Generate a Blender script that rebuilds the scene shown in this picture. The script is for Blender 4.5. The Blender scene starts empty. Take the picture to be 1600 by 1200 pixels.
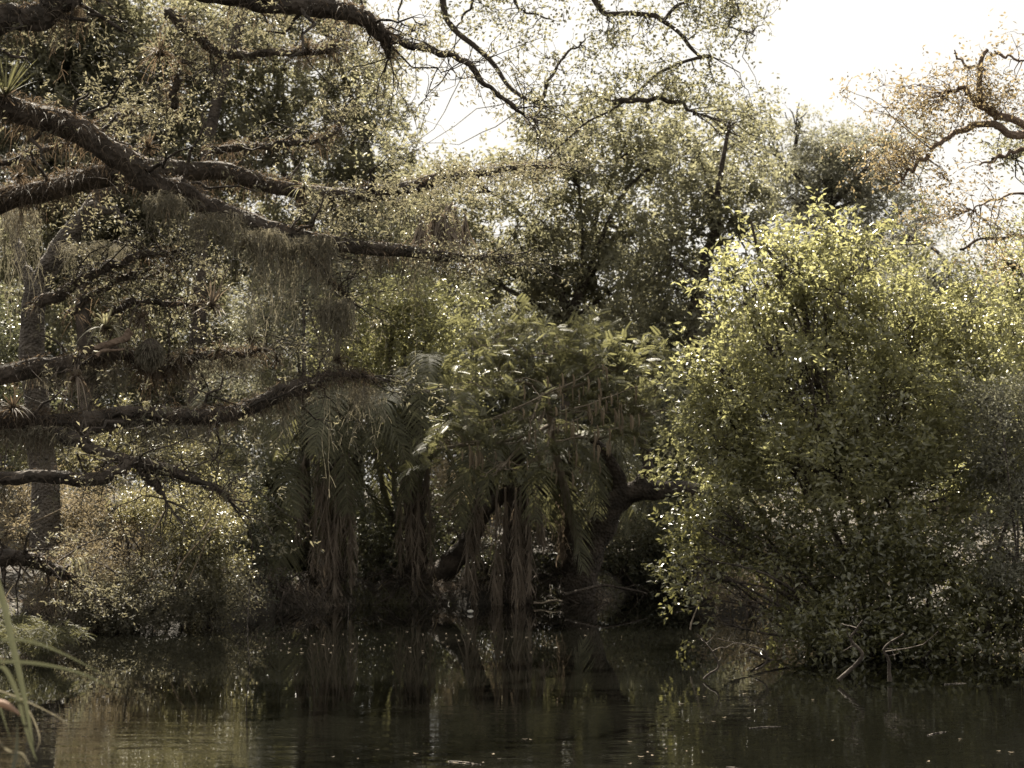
import bpy, math, random
import numpy as np
from mathutils import Vector

sc = bpy.context.scene
# ------------------------------------------------------------------ camera, sky, sun, exposure
CAM_Z = 1.66
TILT = math.radians(4.12)
FPX = 2500.0                      # focal length in pixels of a 1600 px wide picture
cam_d = bpy.data.cameras.new("camera")
cam_d.sensor_width = 36.0
cam_d.lens = 36.0 * FPX / 1600.0
cam_d.clip_end = 2000
cam_d.dof.use_dof = True
cam_d.dof.focus_distance = 13.0
cam_d.dof.aperture_fstop = 3.6
cam = bpy.data.objects.new("camera", cam_d)
cam.location = (0, 0, CAM_Z)
cam.rotation_euler = (math.radians(90) + TILT, 0, 0)
sc.collection.objects.link(cam)
sc.camera = cam

SUN_EL = math.radians(51)
SUN_AZ = math.radians(-12)        # a little to the left of the viewing direction
world = bpy.data.worlds.new("World")
sc.world = world
world.use_nodes = True
nt = world.node_tree
bg = nt.nodes["Background"]
sky = nt.nodes.new("ShaderNodeTexSky")
sky.sky_type = 'NISHITA'
sky.sun_disc = False
sky.sun_elevation = SUN_EL
sky.sun_rotation = SUN_AZ
sky.dust_density = 6.0
sky.air_density = 1.2
sky.ozone_density = 1.0
mix = nt.nodes.new("ShaderNodeMixRGB")
mix.blend_type = 'MIX'
mix.inputs[0].default_value = 0.97
mix.inputs[2].default_value = (2.50, 2.42, 2.26, 1)     # thin white morning haze in front of the blue
nt.links.new(sky.outputs[0], mix.inputs[1])
nt.links.new(mix.outputs[0], bg.inputs[0])
bg.inputs[1].default_value = 0.10

sd = bpy.data.lights.new("sun", 'SUN')
sd.energy = 5.0
sd.angle = math.radians(0.5)
sd.color = (1.0, 0.92, 0.78)
sun = bpy.data.objects.new("sun", sd)
sdir = Vector((math.sin(SUN_AZ) * math.cos(SUN_EL), math.cos(SUN_AZ) * math.cos(SUN_EL), math.sin(SUN_EL)))
sun.rotation_euler = (-sdir).to_track_quat('-Z', 'Y').to_euler()
sun.location = (10, 40, 40)
sc.collection.objects.link(sun)

sc.view_settings.view_transform = 'Standard'
sc.view_settings.look = 'None'
sc.view_settings.exposure = 2.05
sc.view_settings.gamma = 1.0
sc.cycles.max_bounces = 9
sc.cycles.diffuse_bounces = 5
sc.cycles.glossy_bounces = 3
sc.cycles.transmission_bounces = 4
sc.cycles.transparent_max_bounces = 4

rng = np.random.default_rng(7)
random.seed(7)
C = sc.collection

# ------------------------------------------------------------------ helpers
CT, ST = math.cos(TILT), math.sin(TILT)


def P(px, py, d):
    """point seen at pixel (px, py) of the 1600x1200 picture, d metres away along the ground"""
    u = (px - 800.0) / FPX
    v = (600.0 - py) / FPX
    y = CT - v * ST
    z = ST + v * CT
    k = d / y
    return np.array([u * k, d, CAM_Z + z * k])


def ppm(d):
    return FPX / d


SHX = np.array([-60, -8.5, -6.5, -5.0, -4.0, -3.4, -1.6, 0.2, 1.4, 2.1, 3.0, 3.5, 4.2, 6.5, 60.])
SHY = np.array([19.0, 19.3, 19.8, 20.6, 22.0, 24.6, 25.7, 25.9, 26.3, 28.8, 28.5, 24.5, 22.0, 20.5, 20.])


def hgt(x, y):
    x = np.asarray(x, float); y = np.asarray(y, float)
    s = np.interp(x, SHX, SHY) + 0.25 * np.sin(x * 2.1) + 0.12 * np.sin(x * 5.3 + 1)
    t = y - s
    up = 0.24 * np.clip(t / 0.5, 0, 1) ** 0.7 + 0.085 * np.clip(t, 0, 14) + 0.01 * np.clip(t - 14, 0, 400)
    dn = -0.6 * np.clip(-t / 2.5, 0, 1)
    h = np.where(t > 0, up, dn)
    tn = 3.4 - y
    near = 0.35 * np.clip(tn / 2.0, 0, 1)
    h = np.where(tn > 0, near, h)
    rough = 0.05 * np.sin(x * 3.7 + y * 1.3) * np.sin(y * 2.9 - x * 0.8) + 0.03 * np.sin(x * 9 + 2) * np.sin(y * 8)
    h = h + rough * np.clip(np.abs(t), 0, 1) * (h > 0.05)
    return h


class MB:
    def __init__(s):
        s.v = []; s.f = []; s.t = []; s.n = 0

    def add(s, v, f, t=None):
        v = np.asarray(v, np.float32).reshape(-1, 3)
        f = np.asarray(f, np.int32)
        s.v.append(v)
        s.f.append(f + s.n)
        if t is None:
            t = np.full(len(v), 0.5, np.float32)
        s.t.append(np.broadcast_to(np.asarray(t, np.float32), (len(v),)))
        s.n += len(v)
        return s

    def build(s, name, mat, parent=None, smooth=False):
        me = bpy.data.meshes.new(name)
        if s.n:
            v = np.concatenate(s.v)
            off = np.array(ORG.get(parent.name, (0, 0, 0)) if parent else (0, 0, 0), np.float32)
            v = v - off
            t = np.concatenate(s.t)
            loops = np.concatenate([f.ravel() for f in s.f])
            cnt = np.concatenate([np.full(len(f), f.shape[1], np.int32) for f in s.f])
            start = np.concatenate([[0], np.cumsum(cnt)[:-1]]).astype(np.int32)
            me.vertices.add(len(v)); me.vertices.foreach_set("co", v.ravel())
            me.loops.add(len(loops)); me.loops.foreach_set("vertex_index", loops)
            me.polygons.add(len(cnt)); me.polygons.foreach_set("loop_start", start)
            me.polygons.foreach_set("loop_total", cnt)
            if smooth:
                me.polygons.foreach_set("use_smooth", np.ones(len(cnt), bool))
            a = me.attributes.new("tint", 'FLOAT', 'POINT')
            a.data.foreach_set("value", t.astype(np.float32))
            me.update(calc_edges=True)
        me.materials.append(mat)
        o = bpy.data.objects.new(name, me)
        C.objects.link(o)
        if parent:
            o.parent = parent
            ORG[o.name] = ORG.get(parent.name, (0, 0, 0))
        return o


ORG = {}


def thing(name, label, cat, loc, group=None):
    o = bpy.data.objects.new(name, None)
    o.empty_display_size = 0.2
    C.objects.link(o)
    o.location = tuple(float(c) for c in loc)
    ORG[o.name] = tuple(float(c) for c in loc)
    o['label'] = label; o['category'] = cat
    if group: o['group'] = group
    return o


def tag(o, label, cat, group=None, kind=None):
    if label: o['label'] = label
    if cat: o['category'] = cat
    if group: o['group'] = group
    if kind: o['kind'] = kind
    return o


def norm(a):
    return a / np.maximum(np.linalg.norm(a, axis=-1, keepdims=True), 1e-9)


def tubes(paths, radii, sides=5, tint=None, lump=0.0):
    """paths (N,K,3), radii (N,K) -> verts, quads, tint"""
    paths = np.asarray(paths, float); radii = np.asarray(radii, float)
    if paths.ndim == 2: paths = paths[None]; radii = radii[None]
    N, K, _ = paths.shape
    T = norm(np.gradient(paths, axis=1))
    ref = norm(rng.normal(size=(N, 1, 3)) * 0.3 + np.array([0.13, 0.9, 0.2]))
    A = norm(np.cross(T, ref)); B = np.cross(T, A)
    ang = np.arange(sides) * 2 * np.pi / sides
    r = radii[:, :, None]
    if lump:
        nz = rng.normal(size=(N, K, sides))
        nz = (nz + np.roll(nz, 1, 1) + np.roll(nz, -1, 1)) / 3
        r = r * (1 + lump * nz)
    V = paths[:, :, None, :] + (np.cos(ang)[None, None, :, None] * A[:, :, None, :] + np.sin(ang)[None, None, :, None] * B[:, :, None, :]) * (r[..., None] if lump else r[..., None])
    base = (np.arange(N)[:, None, None] * K + np.arange(K - 1)[None, :, None]) * sides
    j = np.arange(sides)[None, None, :]
    j2 = (j + 1) % sides
    F = np.stack([base + j, base + j2, base + sides + j2, base + sides + j], -1).reshape(-1, 4)
    if tint is None: tint = np.full(N, 0.5)
    return V.reshape(-1, 3), F, np.repeat(tint, K * sides)


def ribbons(paths, widths, side, tint=None):
    N, K, _ = paths.shape
    w = widths[..., None] * side[:, None, :] * 0.5
    V = np.stack([paths - w, paths + w], 2)
    base = (np.arange(N)[:, None] * K + np.arange(K - 1)[None, :]) * 2
    F = np.stack([base, base + 1, base + 3, base + 2], -1).reshape(-1, 4)
    if tint is None: tint = np.full(N, 0.5)
    return V.reshape(-1, 3), F, np.repeat(tint, K * 2)


def catmull(pts, n):
    pts = np.asarray(pts, float)
    p = np.vstack([2 * pts[0] - pts[1], pts, 2 * pts[-1] - pts[-2]])
    seg = len(pts) - 1
    u = np.linspace(0, seg, n)
    i = np.minimum(u.astype(int), seg - 1)
    t = (u - i)[:, None]
    a, b, c, d = p[i], p[i + 1], p[i + 2], p[i + 3]
    return 0.5 * (2 * b + (c - a) * t + (2 * a - 5 * b + 4 * c - d) * t ** 2 + (3 * b - a - 3 * c + d) * t ** 3)


def randdir(n):
    return norm(rng.normal(size=(n, 3)))


def frames(n, droop=0.0, up=None):
    """random frames: X = leaf axis, Z = leaf normal"""
    x = randdir(n)
    x[:, 2] = x[:, 2] * 0.7 - droop
    x = norm(x)
    z = norm(randdir(n) * 0.8 + np.array([0, 0, 0.75]))
    y = norm(np.cross(z, x)); z = np.cross(x, y)
    return x, y, z


# leaf templates in a unit frame: x along, y across, z normal
LEAF_V = np.array([[0, 0, 0], [0.45, 0.5, 0.10], [1, 0, -0.06], [0.45, -0.5, 0.10]])
LEAF_F = np.array([[0, 1, 2], [0, 2, 3]])


def pinnate_template(pairs=9, lw=0.055, ll=0.34):
    V = []; F = []
    for k in range(pairs):
        x0 = 0.12 + 0.84 * k / (pairs - 1)
        l = ll * (1 - 0.55 * abs(k / (pairs - 1) - 0.4))
        z0 = -0.18 * x0 * x0
        for s in (-1, 1):
            i = len(V)
            V += [[x0, 0, z0], [x0 + lw + 0.05, s * l * 0.5, z0 + 0.02], [x0 + 0.10, s * l, z0 - 0.05], [x0 + 0.05 - lw, s * l * 0.5, z0 + 0.02]]
            F.append([i, i + 1, i + 2, i + 3])
    return np.array(V), np.array(F)


PIN_V, PIN_F = pinnate_template()


def scatter(tv, tf, pos, x, y, z, sx, sy, tint):
    N = len(pos)
    tv = np.asarray(tv)
    V = (pos[:, None, :] + x[:, None, :] * (tv[None, :, 0:1] * sx[:, None, None]) +
         y[:, None, :] * (tv[None, :, 1:2] * sy[:, None, None]) +
         z[:, None, :] * (tv[None, :, 2:3] * sx[:, None, None]))
    F = (tf[None] + (np.arange(N) * len(tv))[:, None, None]).reshape(-1, tf.shape[1])
    return V.reshape(-1, 3), F, np.repeat(tint, len(tv))


NLEAF = [0]


def leaves_at(mb, centers, per, spread, L, W, droop=0.15, tmpl=None, flat=0.7, out=None):
    """leafy shoots: each centre carries one shoot with its leaves strung along it"""
    tv, tf = tmpl if tmpl else (LEAF_V, LEAF_F)
    nc = len(centers); n = nc * per
    if n <= 0: return
    ax = randdir(nc) * .8 + np.array([0, 0, .25])
    if out is not None: ax = ax + norm(out) * .7
    ax = norm(ax)
    SL = spread * 2.3 * rng.uniform(.5, 1.4, nc)
    axr = np.repeat(ax, per, 0)
    u = rng.uniform(-.35, 1, n)
    off = axr * (u * np.repeat(SL, per))[:, None] + rng.normal(size=(n, 3)) * (spread * .34 * (1.15 - .6 * np.abs(u)))[:, None]
    off[:, 2] -= .25 * spread * np.clip(u, 0, 1) ** 2
    x, y, z = frames(n, droop)
    x = norm(x + axr * .6); y = norm(np.cross(z, x)); z = np.cross(x, y)
    sx = L * rng.uniform(0.6, 1.25, n); sy = W * rng.uniform(0.7, 1.2, n)
    ct = np.repeat(rng.uniform(0, 1, nc), per)
    NLEAF[0] += n
    tint = np.clip(0.5 * ct + 0.5 * rng.uniform(0, 1, n), 0, 1)
    mb.add(*scatter(tv, tf, np.repeat(centers, per, 0) + off, x, y, z, sx, sy, tint))


def blob_points(b, n, surf=0.45):
    """clump centres inside a crown mass; b = (px, py, rx, ry, depth, rdepth[, cover])"""
    c = P(b[0], b[1], b[4])
    r = np.array([b[2] / ppm(b[4]), b[5], b[3] / ppm(b[4])])
    d = randdir(n) * (rng.uniform(0, 1, n) ** surf)[:, None]
    # uneven outline
    q = 1 + 0.22 * np.sin(d[:, 0:1] * 5 + b[0]) * np.sin(d[:, 2:3] * 6 + b[1])
    return c + d * r * q, c, r


def twigs(mb, a, b, r0, K=5, bend=0.12, sides=3):
    """many thin branches from points a to points b"""
    n = len(a)
    t = np.linspace(0, 1, K)[None, :, None]
    L = np.linalg.norm(b - a, axis=1)[:, None, None]
    w = rng.normal(size=(n, K, 3)) * np.minimum(0.05 * L, .035)
    sag = randdir(n)[:, None, :] * bend * L * np.sin(np.pi * t)
    p = a[:, None, :] * (1 - t) + b[:, None, :] * t + sag + w * np.sin(np.pi * t)
    r = np.asarray(r0).reshape(-1, 1) * np.linspace(1, 0.35, K)[None, :] * np.ones((n, 1))
    mb.add(*tubes(p, r, sides))
    return p


# ------------------------------------------------------------------ materials
def newmat(name):
    m = bpy.data.materials.new(name); m.use_nodes = True
    n = m.node_tree.nodes; n.clear()
    return m, n, m.node_tree.links


def leafmat(name, c1, c2, trans, rough=0.42, tfac=0.35, spec=0.5, c3=None):
    m, n, l = newmat(name)
    out = n.new("ShaderNodeOutputMaterial")
    at = n.new("ShaderNodeAttribute"); at.attribute_name = "tint"
    cr = n.new("ShaderNodeValToRGB")
    cr.color_ramp.elements[0].color = (*c1, 1); cr.color_ramp.elements[1].color = (*c2, 1)
    if c3:
        cr.color_ramp.elements[1].position = 0.85
        e = cr.color_ramp.elements.new(0.97); e.color = (*c3, 1)
    l.new(at.outputs["Fac"], cr.inputs[0])
    p = n.new("ShaderNodeBsdfPrincipled")
    p.inputs["Roughness"].default_value = rough
    p.inputs["Specular IOR Level"].default_value = spec
    l.new(cr.outputs[0], p.inputs["Base Color"])
    t = n.new("ShaderNodeBsdfTranslucent")
    mu = n.new("ShaderNodeMixRGB"); mu.blend_type = 'MULTIPLY'; mu.inputs[0].default_value = 1
    l.new(cr.outputs[0], mu.inputs[1]); mu.inputs[2].default_value = (*trans, 1)
    l.new(mu.outputs[0], t.inputs[0])
    mx = n.new("ShaderNodeMixShader"); mx.inputs[0].default_value = tfac
    l.new(p.outputs[0], mx.inputs[1]); l.new(t.outputs[0], mx.inputs[2])
    l.new(mx.outputs[0], out.inputs[0])
    return m


def barkmat(name, c1, c2, scale=6.0, bump=0.6, rough=0.9):
    m, n, l = newmat(name)
    out = n.new("ShaderNodeOutputMaterial")
    tc = n.new("ShaderNodeTexCoord")
    n1 = n.new("ShaderNodeTexNoise"); n1.inputs["Scale"].default_value = scale; n1.inputs["Detail"].default_value = 6
    n2 = n.new("ShaderNodeTexVoronoi"); n2.inputs["Scale"].default_value = scale * 4
    l.new(tc.outputs["Object"], n1.inputs[0]); l.new(tc.outputs["Object"], n2.inputs[0])
    cr = n.new("ShaderNodeValToRGB")
    cr.color_ramp.elements[0].position = 0.35; cr.color_ramp.elements[1].position = 0.68
    cr.color_ramp.elements[0].color = (*c1, 1); cr.color_ramp.elements[1].color = (*c2, 1)
    l.new(n1.outputs[0], cr.inputs[0])
    p = n.new("ShaderNodeBsdfPrincipled"); p.inputs["Roughness"].default_value = rough
    p.inputs["Specular IOR Level"].default_value = 0.25
    l.new(cr.outputs[0], p.inputs["Base Color"])
    ad = n.new("ShaderNodeMath"); ad.operation = 'ADD'
    l.new(n1.outputs[0], ad.inputs[0]); l.new(n2.outputs[0], ad.inputs[1])
    b = n.new("ShaderNodeBump"); b.inputs["Strength"].default_value = bump; b.inputs["Distance"].default_value = 0.06
    l.new(ad.outputs[0], b.inputs["Height"]); l.new(b.outputs[0], p.inputs["Normal"])
    l.new(p.outputs[0], out.inputs[0])
    return m


M = {}
M['olive'] = leafmat("leaf_olive", (0.094, 0.093, 0.066), (0.170, 0.165, 0.118), (2.1, 2.04, 1.65), 0.5, 0.44, 0.35)
M['bushshade'] = leafmat("leaf_bush_shaded", (0.072, 0.072, 0.040), (0.135, 0.134, 0.074), (2.4, 2.3, 1.5), 0.30, 0.40, 0.9)  # darker leaf copy: the shade low in the big bush, put into colour
M['oakleaf'] = leafmat("leaf_oak_dull", (0.080, 0.077, 0.058), (0.145, 0.136, 0.100), (2.0, 1.9, 1.55), 0.55, 0.40, 0.35)
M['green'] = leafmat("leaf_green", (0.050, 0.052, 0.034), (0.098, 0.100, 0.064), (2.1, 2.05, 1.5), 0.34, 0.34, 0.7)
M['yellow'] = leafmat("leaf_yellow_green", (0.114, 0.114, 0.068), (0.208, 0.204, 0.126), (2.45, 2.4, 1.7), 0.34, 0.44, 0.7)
M['grey'] = leafmat("leaf_grey_green", (0.100, 0.100, 0.078), (0.160, 0.156, 0.122), (2.1, 2.05, 1.7), 0.5, 0.42, 0.4)
M['bright'] = leafmat("leaf_bright", (0.085, 0.082, 0.050), (0.160, 0.150, 0.092), (2.1, 2.0, 1.5), 0.36, 0.42, 0.6)
M['feather'] = leafmat("leaf_feathery", (0.085, 0.084, 0.052), (0.140, 0.138, 0.084), (2.0, 1.95, 1.4), 0.5, 0.35, 0.35)
M['dry'] = leafmat("leaf_dry", (0.10, 0.085, 0.060), (0.21, 0.18, 0.13), (1.7, 1.6, 1.3), 0.6, 0.35, 0.3)
M['rust'] = leafmat("leaf_rusty", (0.13, 0.108, 0.072), (0.21, 0.18, 0.12), (1.9, 1.75, 1.4), 0.45, 0.42, 0.4)
M['frond'] = leafmat("palm_green", (0.060, 0.060, 0.037), (0.118, 0.114, 0.070), (2.1, 2.05, 1.5), 0.6, 0.30, 0.2)
M['deadfrond'] = leafmat("palm_dead", (0.14, 0.115, 0.092), (0.26, 0.215, 0.17), (1.6, 1.5, 1.3), 0.75, 0.2, 0.2)
M['moss'] = leafmat("spanish_moss_grey", (0.10, 0.092, 0.070), (0.190, 0.172, 0.135), (1.6, 1.55, 1.35), 0.8, 0.3, 0.15)
M['fuzz'] = leafmat("air_plant_brown", (0.060, 0.047, 0.036), (0.13, 0.105, 0.08), (1.8, 1.6, 1.3), 0.7, 0.3, 0.2)
M['brom'] = leafmat("bromeliad_grey", (0.15, 0.14, 0.10), (0.30, 0.28, 0.21), (1.6, 1.6, 1.2), 0.6, 0.3, 0.3)
M['pod'] = leafmat("seed_pod_tan", (0.12, 0.092, 0.060), (0.21, 0.165, 0.11), (1.5, 1.4, 1.1), 0.6, 0.2, 0.3)
M['blade'] = leafmat("reed_blade", (0.042, 0.044, 0.028), (0.070, 0.071, 0.046), (1.5, 1.5, 1.3), 0.5, 0.3, 0.4)
M['petal'] = leafmat("withered_tip", (0.30, 0.20, 0.14), (0.38, 0.27, 0.2), (1.3, 1.2, 1.0), 0.7, 0.2, 0.2)
M['bark'] = barkmat("bark_dark", (0.030, 0.025, 0.020), (0.085, 0.069, 0.056), 5)
M['barkred'] = barkmat("bark_reddish", (0.12, 0.085, 0.062), (0.21, 0.155, 0.115), 5)
M['barkgrey'] = barkmat("bark_grey", (0.060, 0.052, 0.044), (0.14, 0.12, 0.10), 7, 0.8)
M['twig'] = barkmat("twig_tan", (0.14, 0.115, 0.085), (0.25, 0.21, 0.16), 9, 0.2)
M['twigdark'] = barkmat("twig_dark", (0.035, 0.028, 0.022), (0.075, 0.060, 0.048), 9, 0.2)
M['stone'] = barkmat("pale_stone", (0.35, 0.33, 0.29), (0.5, 0.48, 0.43), 9, 0.3)
M['duff'] = leafmat("bank_litter", (0.04, 0.03, 0.02), (0.13, 0.10, 0.065), (1, 1, 1), 0.7, 0.1, 0.2)
M['litter'] = leafmat("litter_leaf", (0.06, 0.048, 0.034), (0.15, 0.12, 0.08), (1, 1, 1), 0.8, 0.1, 0.1)


def groundmat():
    m, n, l = newmat("bank_soil")
    out = n.new("ShaderNodeOutputMaterial")
    tc = n.new("ShaderNodeTexCoord")
    a = n.new("ShaderNodeTexNoise"); a.inputs["Scale"].default_value = 0.7; a.inputs["Detail"].default_value = 8
    b = n.new("ShaderNodeTexNoise"); b.inputs["Scale"].default_value = 14; b.inputs["Detail"].default_value = 5
    l.new(tc.outputs["Object"], a.inputs[0]); l.new(tc.outputs["Object"], b.inputs[0])
    cr = n.new("ShaderNodeValToRGB")
    cr.color_ramp.elements[0].position = 0.35; cr.color_ramp.elements[1].position = 0.7
    cr.color_ramp.elements[0].color = (0.014, 0.012, 0.009, 1); cr.color_ramp.elements[1].color = (0.055, 0.044, 0.030, 1)
    mx = n.new("ShaderNodeMath"); mx.operation = 'MULTIPLY_ADD'; mx.inputs[1].default_value = 0.5
    l.new(b.outputs[0], mx.inputs[0]);
    hf = n.new("ShaderNodeMath"); hf.operation = 'MULTIPLY'; hf.inputs[1].default_value = 0.5
    l.new(a.outputs[0], hf.inputs[0]); l.new(hf.outputs[0], mx.inputs[2])
    l.new(mx.outputs[0], cr.inputs[0])
    p = n.new("ShaderNodeBsdfPrincipled"); p.inputs["Roughness"].default_value = 0.95
    l.new(cr.outputs[0], p.inputs["Base Color"])
    bu = n.new("ShaderNodeBump"); bu.inputs["Strength"].default_value = 0.8; bu.inputs["Distance"].default_value = 0.05
    l.new(b.outputs[0], bu.inputs["Height"]); l.new(bu.outputs[0], p.inputs["Normal"])
    l.new(p.outputs[0], out.inputs[0])
    return m


def watermat():
    m, n, l = newmat("pond_water")
    out = n.new("ShaderNodeOutputMaterial")
    tc = n.new("ShaderNodeTexCoord")
    mp = n.new("ShaderNodeMapping"); mp.inputs["Scale"].default_value = (0.45, 2.2, 1)
    l.new(tc.outputs["Object"], mp.inputs[0])
    a = n.new("ShaderNodeTexNoise"); a.inputs["Scale"].default_value = 2.6; a.inputs["Detail"].default_value = 3
    a.inputs["Distortion"].default_value = 0.6
    b = n.new("ShaderNodeTexNoise"); b.inputs["Scale"].default_value = 0.28; b.inputs["Detail"].default_value = 2
    l.new(mp.outputs[0], a.inputs[0]); l.new(mp.outputs[0], b.inputs[0])
    mr = n.new("ShaderNodeMapRange"); mr.inputs[1].default_value = 0.4; mr.inputs[2].default_value = 0.65
    mr.inputs[3].default_value = 0.25; mr.inputs[4].default_value = 1.0
    l.new(b.outputs[0], mr.inputs[0])
    sx = n.new("ShaderNodeSeparateXYZ"); l.new(tc.outputs["Object"], sx.inputs[0])
    br = n.new("ShaderNodeMapRange"); br.inputs[1].default_value = 11.0; br.inputs[2].default_value = 15.5
    br.inputs[3].default_value = 1.0; br.inputs[4].default_value = 0.07         # breeze only reaches the open water
    l.new(sx.outputs[1], br.inputs[0])
    wm = n.new("ShaderNodeMath"); wm.operation = 'MULTIPLY'
    l.new(mr.outputs[0], wm.inputs[0]); l.new(br.outputs[0], wm.inputs[1])
    mu = n.new("ShaderNodeMath"); mu.operation = 'MULTIPLY'
    l.new(a.outputs[0], mu.inputs[0]); l.new(wm.outputs[0], mu.inputs[1])
    bu = n.new("ShaderNodeBump"); bu.inputs["Strength"].default_value = 1.0; bu.inputs["Distance"].default_value = 0.0042
    l.new(mu.outputs[0], bu.inputs["Height"])
    p = n.new("ShaderNodeBsdfPrincipled")
    p.inputs["Base Color"].default_value = (0.003, 0.003, 0.0022, 1)
    p.inputs["Roughness"].default_value = 0.0
    p.inputs["IOR"].default_value = 1.42
    l.new(bu.outputs[0], p.inputs["Normal"])
    l.new(p.outputs[0], out.inputs[0])
    return m


M['soil'] = groundmat()
M['water'] = watermat()

# ------------------------------------------------------------------ ground and water
xs = np.concatenate([np.linspace(-400, -30, 20)[:-1], np.linspace(-30, -12, 30)[:-1], np.linspace(-12, 14, 200)[:-1], np.linspace(14, 30, 25)[:-1], np.linspace(30, 400, 20)])
ys = np.concatenate([np.linspace(-60, 0, 8)[:-1], np.linspace(0, 18, 30)[:-1], np.linspace(18, 34, 150)[:-1], np.linspace(34, 60, 30)[:-1], np.linspace(60, 600, 20)])
gx, gy = np.meshgrid(xs, ys)
gz = hgt(gx, gy)
gv = np.stack([gx, gy, gz], -1).reshape(-1, 3)
nx, ny = len(xs), len(ys)
ii = (np.arange(ny - 1)[:, None] * nx + np.arange(nx - 1)[None, :]).ravel()
gf = np.stack([ii, ii + 1, ii + nx + 1, ii + nx], -1)
o = MB().add(gv, gf).build("ground", M['soil'], smooth=True)
tag(o, None, None, kind='structure')
wv = np.array([[-300, -40, 0], [300, -40, 0], [300, 60, 0], [-300, 60, 0]])
o = MB().add(wv, [[0, 1, 2, 3]]).build("water", M['water'])
tag(o, None, None, kind='structure')


# ------------------------------------------------------------------ generic tree / shrub
def limb_path(pts, depth0, depth1=None, n=40, wob=0.02):
    """pixel polyline -> world path"""
    pts = np.array([p[:2] for p in pts], float)
    k = len(pts)
    ds = np.linspace(depth0, depth1 if depth1 is not None else depth0, k)
    w = np.array([P(p[0], p[1], d) for p, d in zip(pts, ds)])
    c = catmull(w, n)
    nz = rng.normal(size=(n, 3))
    for _ in range(3): nz = (nz + np.roll(nz, 1, 0) + np.roll(nz, -1, 0)) / 3
    return c + nz * wob * 1.8


COV = 2.6


def tree(name, label, cat, base, blobs, mat, bark='bark', r0=0.15, L=0.08, W=0.035, clump=34, spread=0.22, droop=0.15,
         cover=2.4, trunk_pts=None, group=None, surf=0.45, tmpl=None, twigr=0.008, leaf_area=0.5, stems=1, crownname='crown', subn=9, rough=False):
    bx, depth = base
    w0 = P(bx, 780, depth)
    g = float(hgt(w0[0], depth))
    root = np.array([w0[0], depth, g - 0.15])
    T = thing(name, label, cat, (w0[0], depth, max(g, 0.0)), group)
    wood = MB(); crown = MB()
    cs = []
    allc = np.array([P(b[0], b[1], b[4]) for b in blobs])
    mean = allc.mean(0)
    if trunk_pts is not None:
        tp = limb_path(trunk_pts[0], trunk_pts[1], trunk_pts[2] if len(trunk_pts) > 2 else None, 40, 0.01)
    else:
        top = root + (mean - root) * 0.72
        midp = root + (mean - root) * 0.35 + rng.normal(size=3) * np.array([0.25, 0.15, 0.05])
        tp = catmull([root, midp, top], 24)
    n = len(tp)
    if stems == 1:
        wood.add(*tubes(tp[None], (r0 * np.linspace(1, 0.5, n))[None], 9, lump=0.12))
    else:
        for s in range(stems):
            a = root + rng.normal(size=3) * np.array([0.18, 0.15, 0.0])
            b = allc[rng.integers(len(allc))] + rng.normal(size=3) * 0.3
            q = catmull([a, a + (b - a) * 0.5 + rng.normal(size=3) * np.array([.2, .2, .1]), b], 16)
            wood.add(*tubes(q[None], (r0 * np.linspace(1, 0.3, 16))[None], 6, lump=0.08))
    for b in blobs:
        cov = b[6] if len(b) > 6 else cover
        area = math.pi * (b[2] / ppm(b[4])) * (b[3] / ppm(b[4]))
        nl = int(cov * area / (leaf_area * L * W))
        ncl = max(4, int(nl * COV / clump))
        pts, c, r = blob_points(b, ncl, surf)
        fq = 6.5 / max(1.0, r.mean() ** .5)
        nzv = np.sin(pts[:, 0] * fq + b[0]) * np.sin(pts[:, 2] * fq * 1.1 + b[1]) + .6 * np.sin(pts[:, 1] * fq * .8 + pts[:, 0] * fq * .5)
        pts = pts[nzv + rng.normal(size=len(pts)) * (.35 if not rough else .2) > (-.45 if not rough else -.12)]
        keep = pts[:, 2] > np.maximum(hgt(pts[:, 0], pts[:, 1]), 0) + 0.03
        pts = pts[keep]
        if not len(pts): continue
        # limb from trunk to mass centre
        k = int(np.argmin(np.linalg.norm(tp[n // 4:] - c, axis=1) + 0.0)) + n // 4
        k = min(n - 1, max(n // 4, int(k * 0.92)))
        q = catmull([tp[k], tp[k] * 0.5 + c * 0.5 + rng.normal(size=3) * 0.12 * np.linalg.norm(c - tp[k]), c], 12)
        rl = r0 * 0.42
        wood.add(*tubes(q[None], (rl * np.linspace(1, 0.45, 12))[None], 6, lump=0.08))
        # sub branches, then twigs to the clumps
        sub, _, _ = blob_points(b, subn, 0.9)
        sp = twigs(wood, np.repeat(q[-1:], len(sub), 0) * 0.7 + q[6] * 0.3, sub, rl * 0.35, 6, 0.12, 4)
        nodes = sp[:, 2:, :].reshape(-1, 3)
        m = min(len(pts), max(12, len(pts) // 2))
        sel = pts[rng.permutation(len(pts))[:m]]
        j = np.argmin(((sel[:, None, :] - nodes[None]) ** 2).sum(-1), axis=1)
        twigs(wood, nodes[j], sel, twigr, 5, 0.15, 3)
        leaves_at(crown, pts, clump, spread, L, W, droop, tmpl, out=pts - c)
    wood.build("trunk", M[bark], T, smooth=True)
    crown.build(crownname, M[mat], T)
    return T, tp



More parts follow.
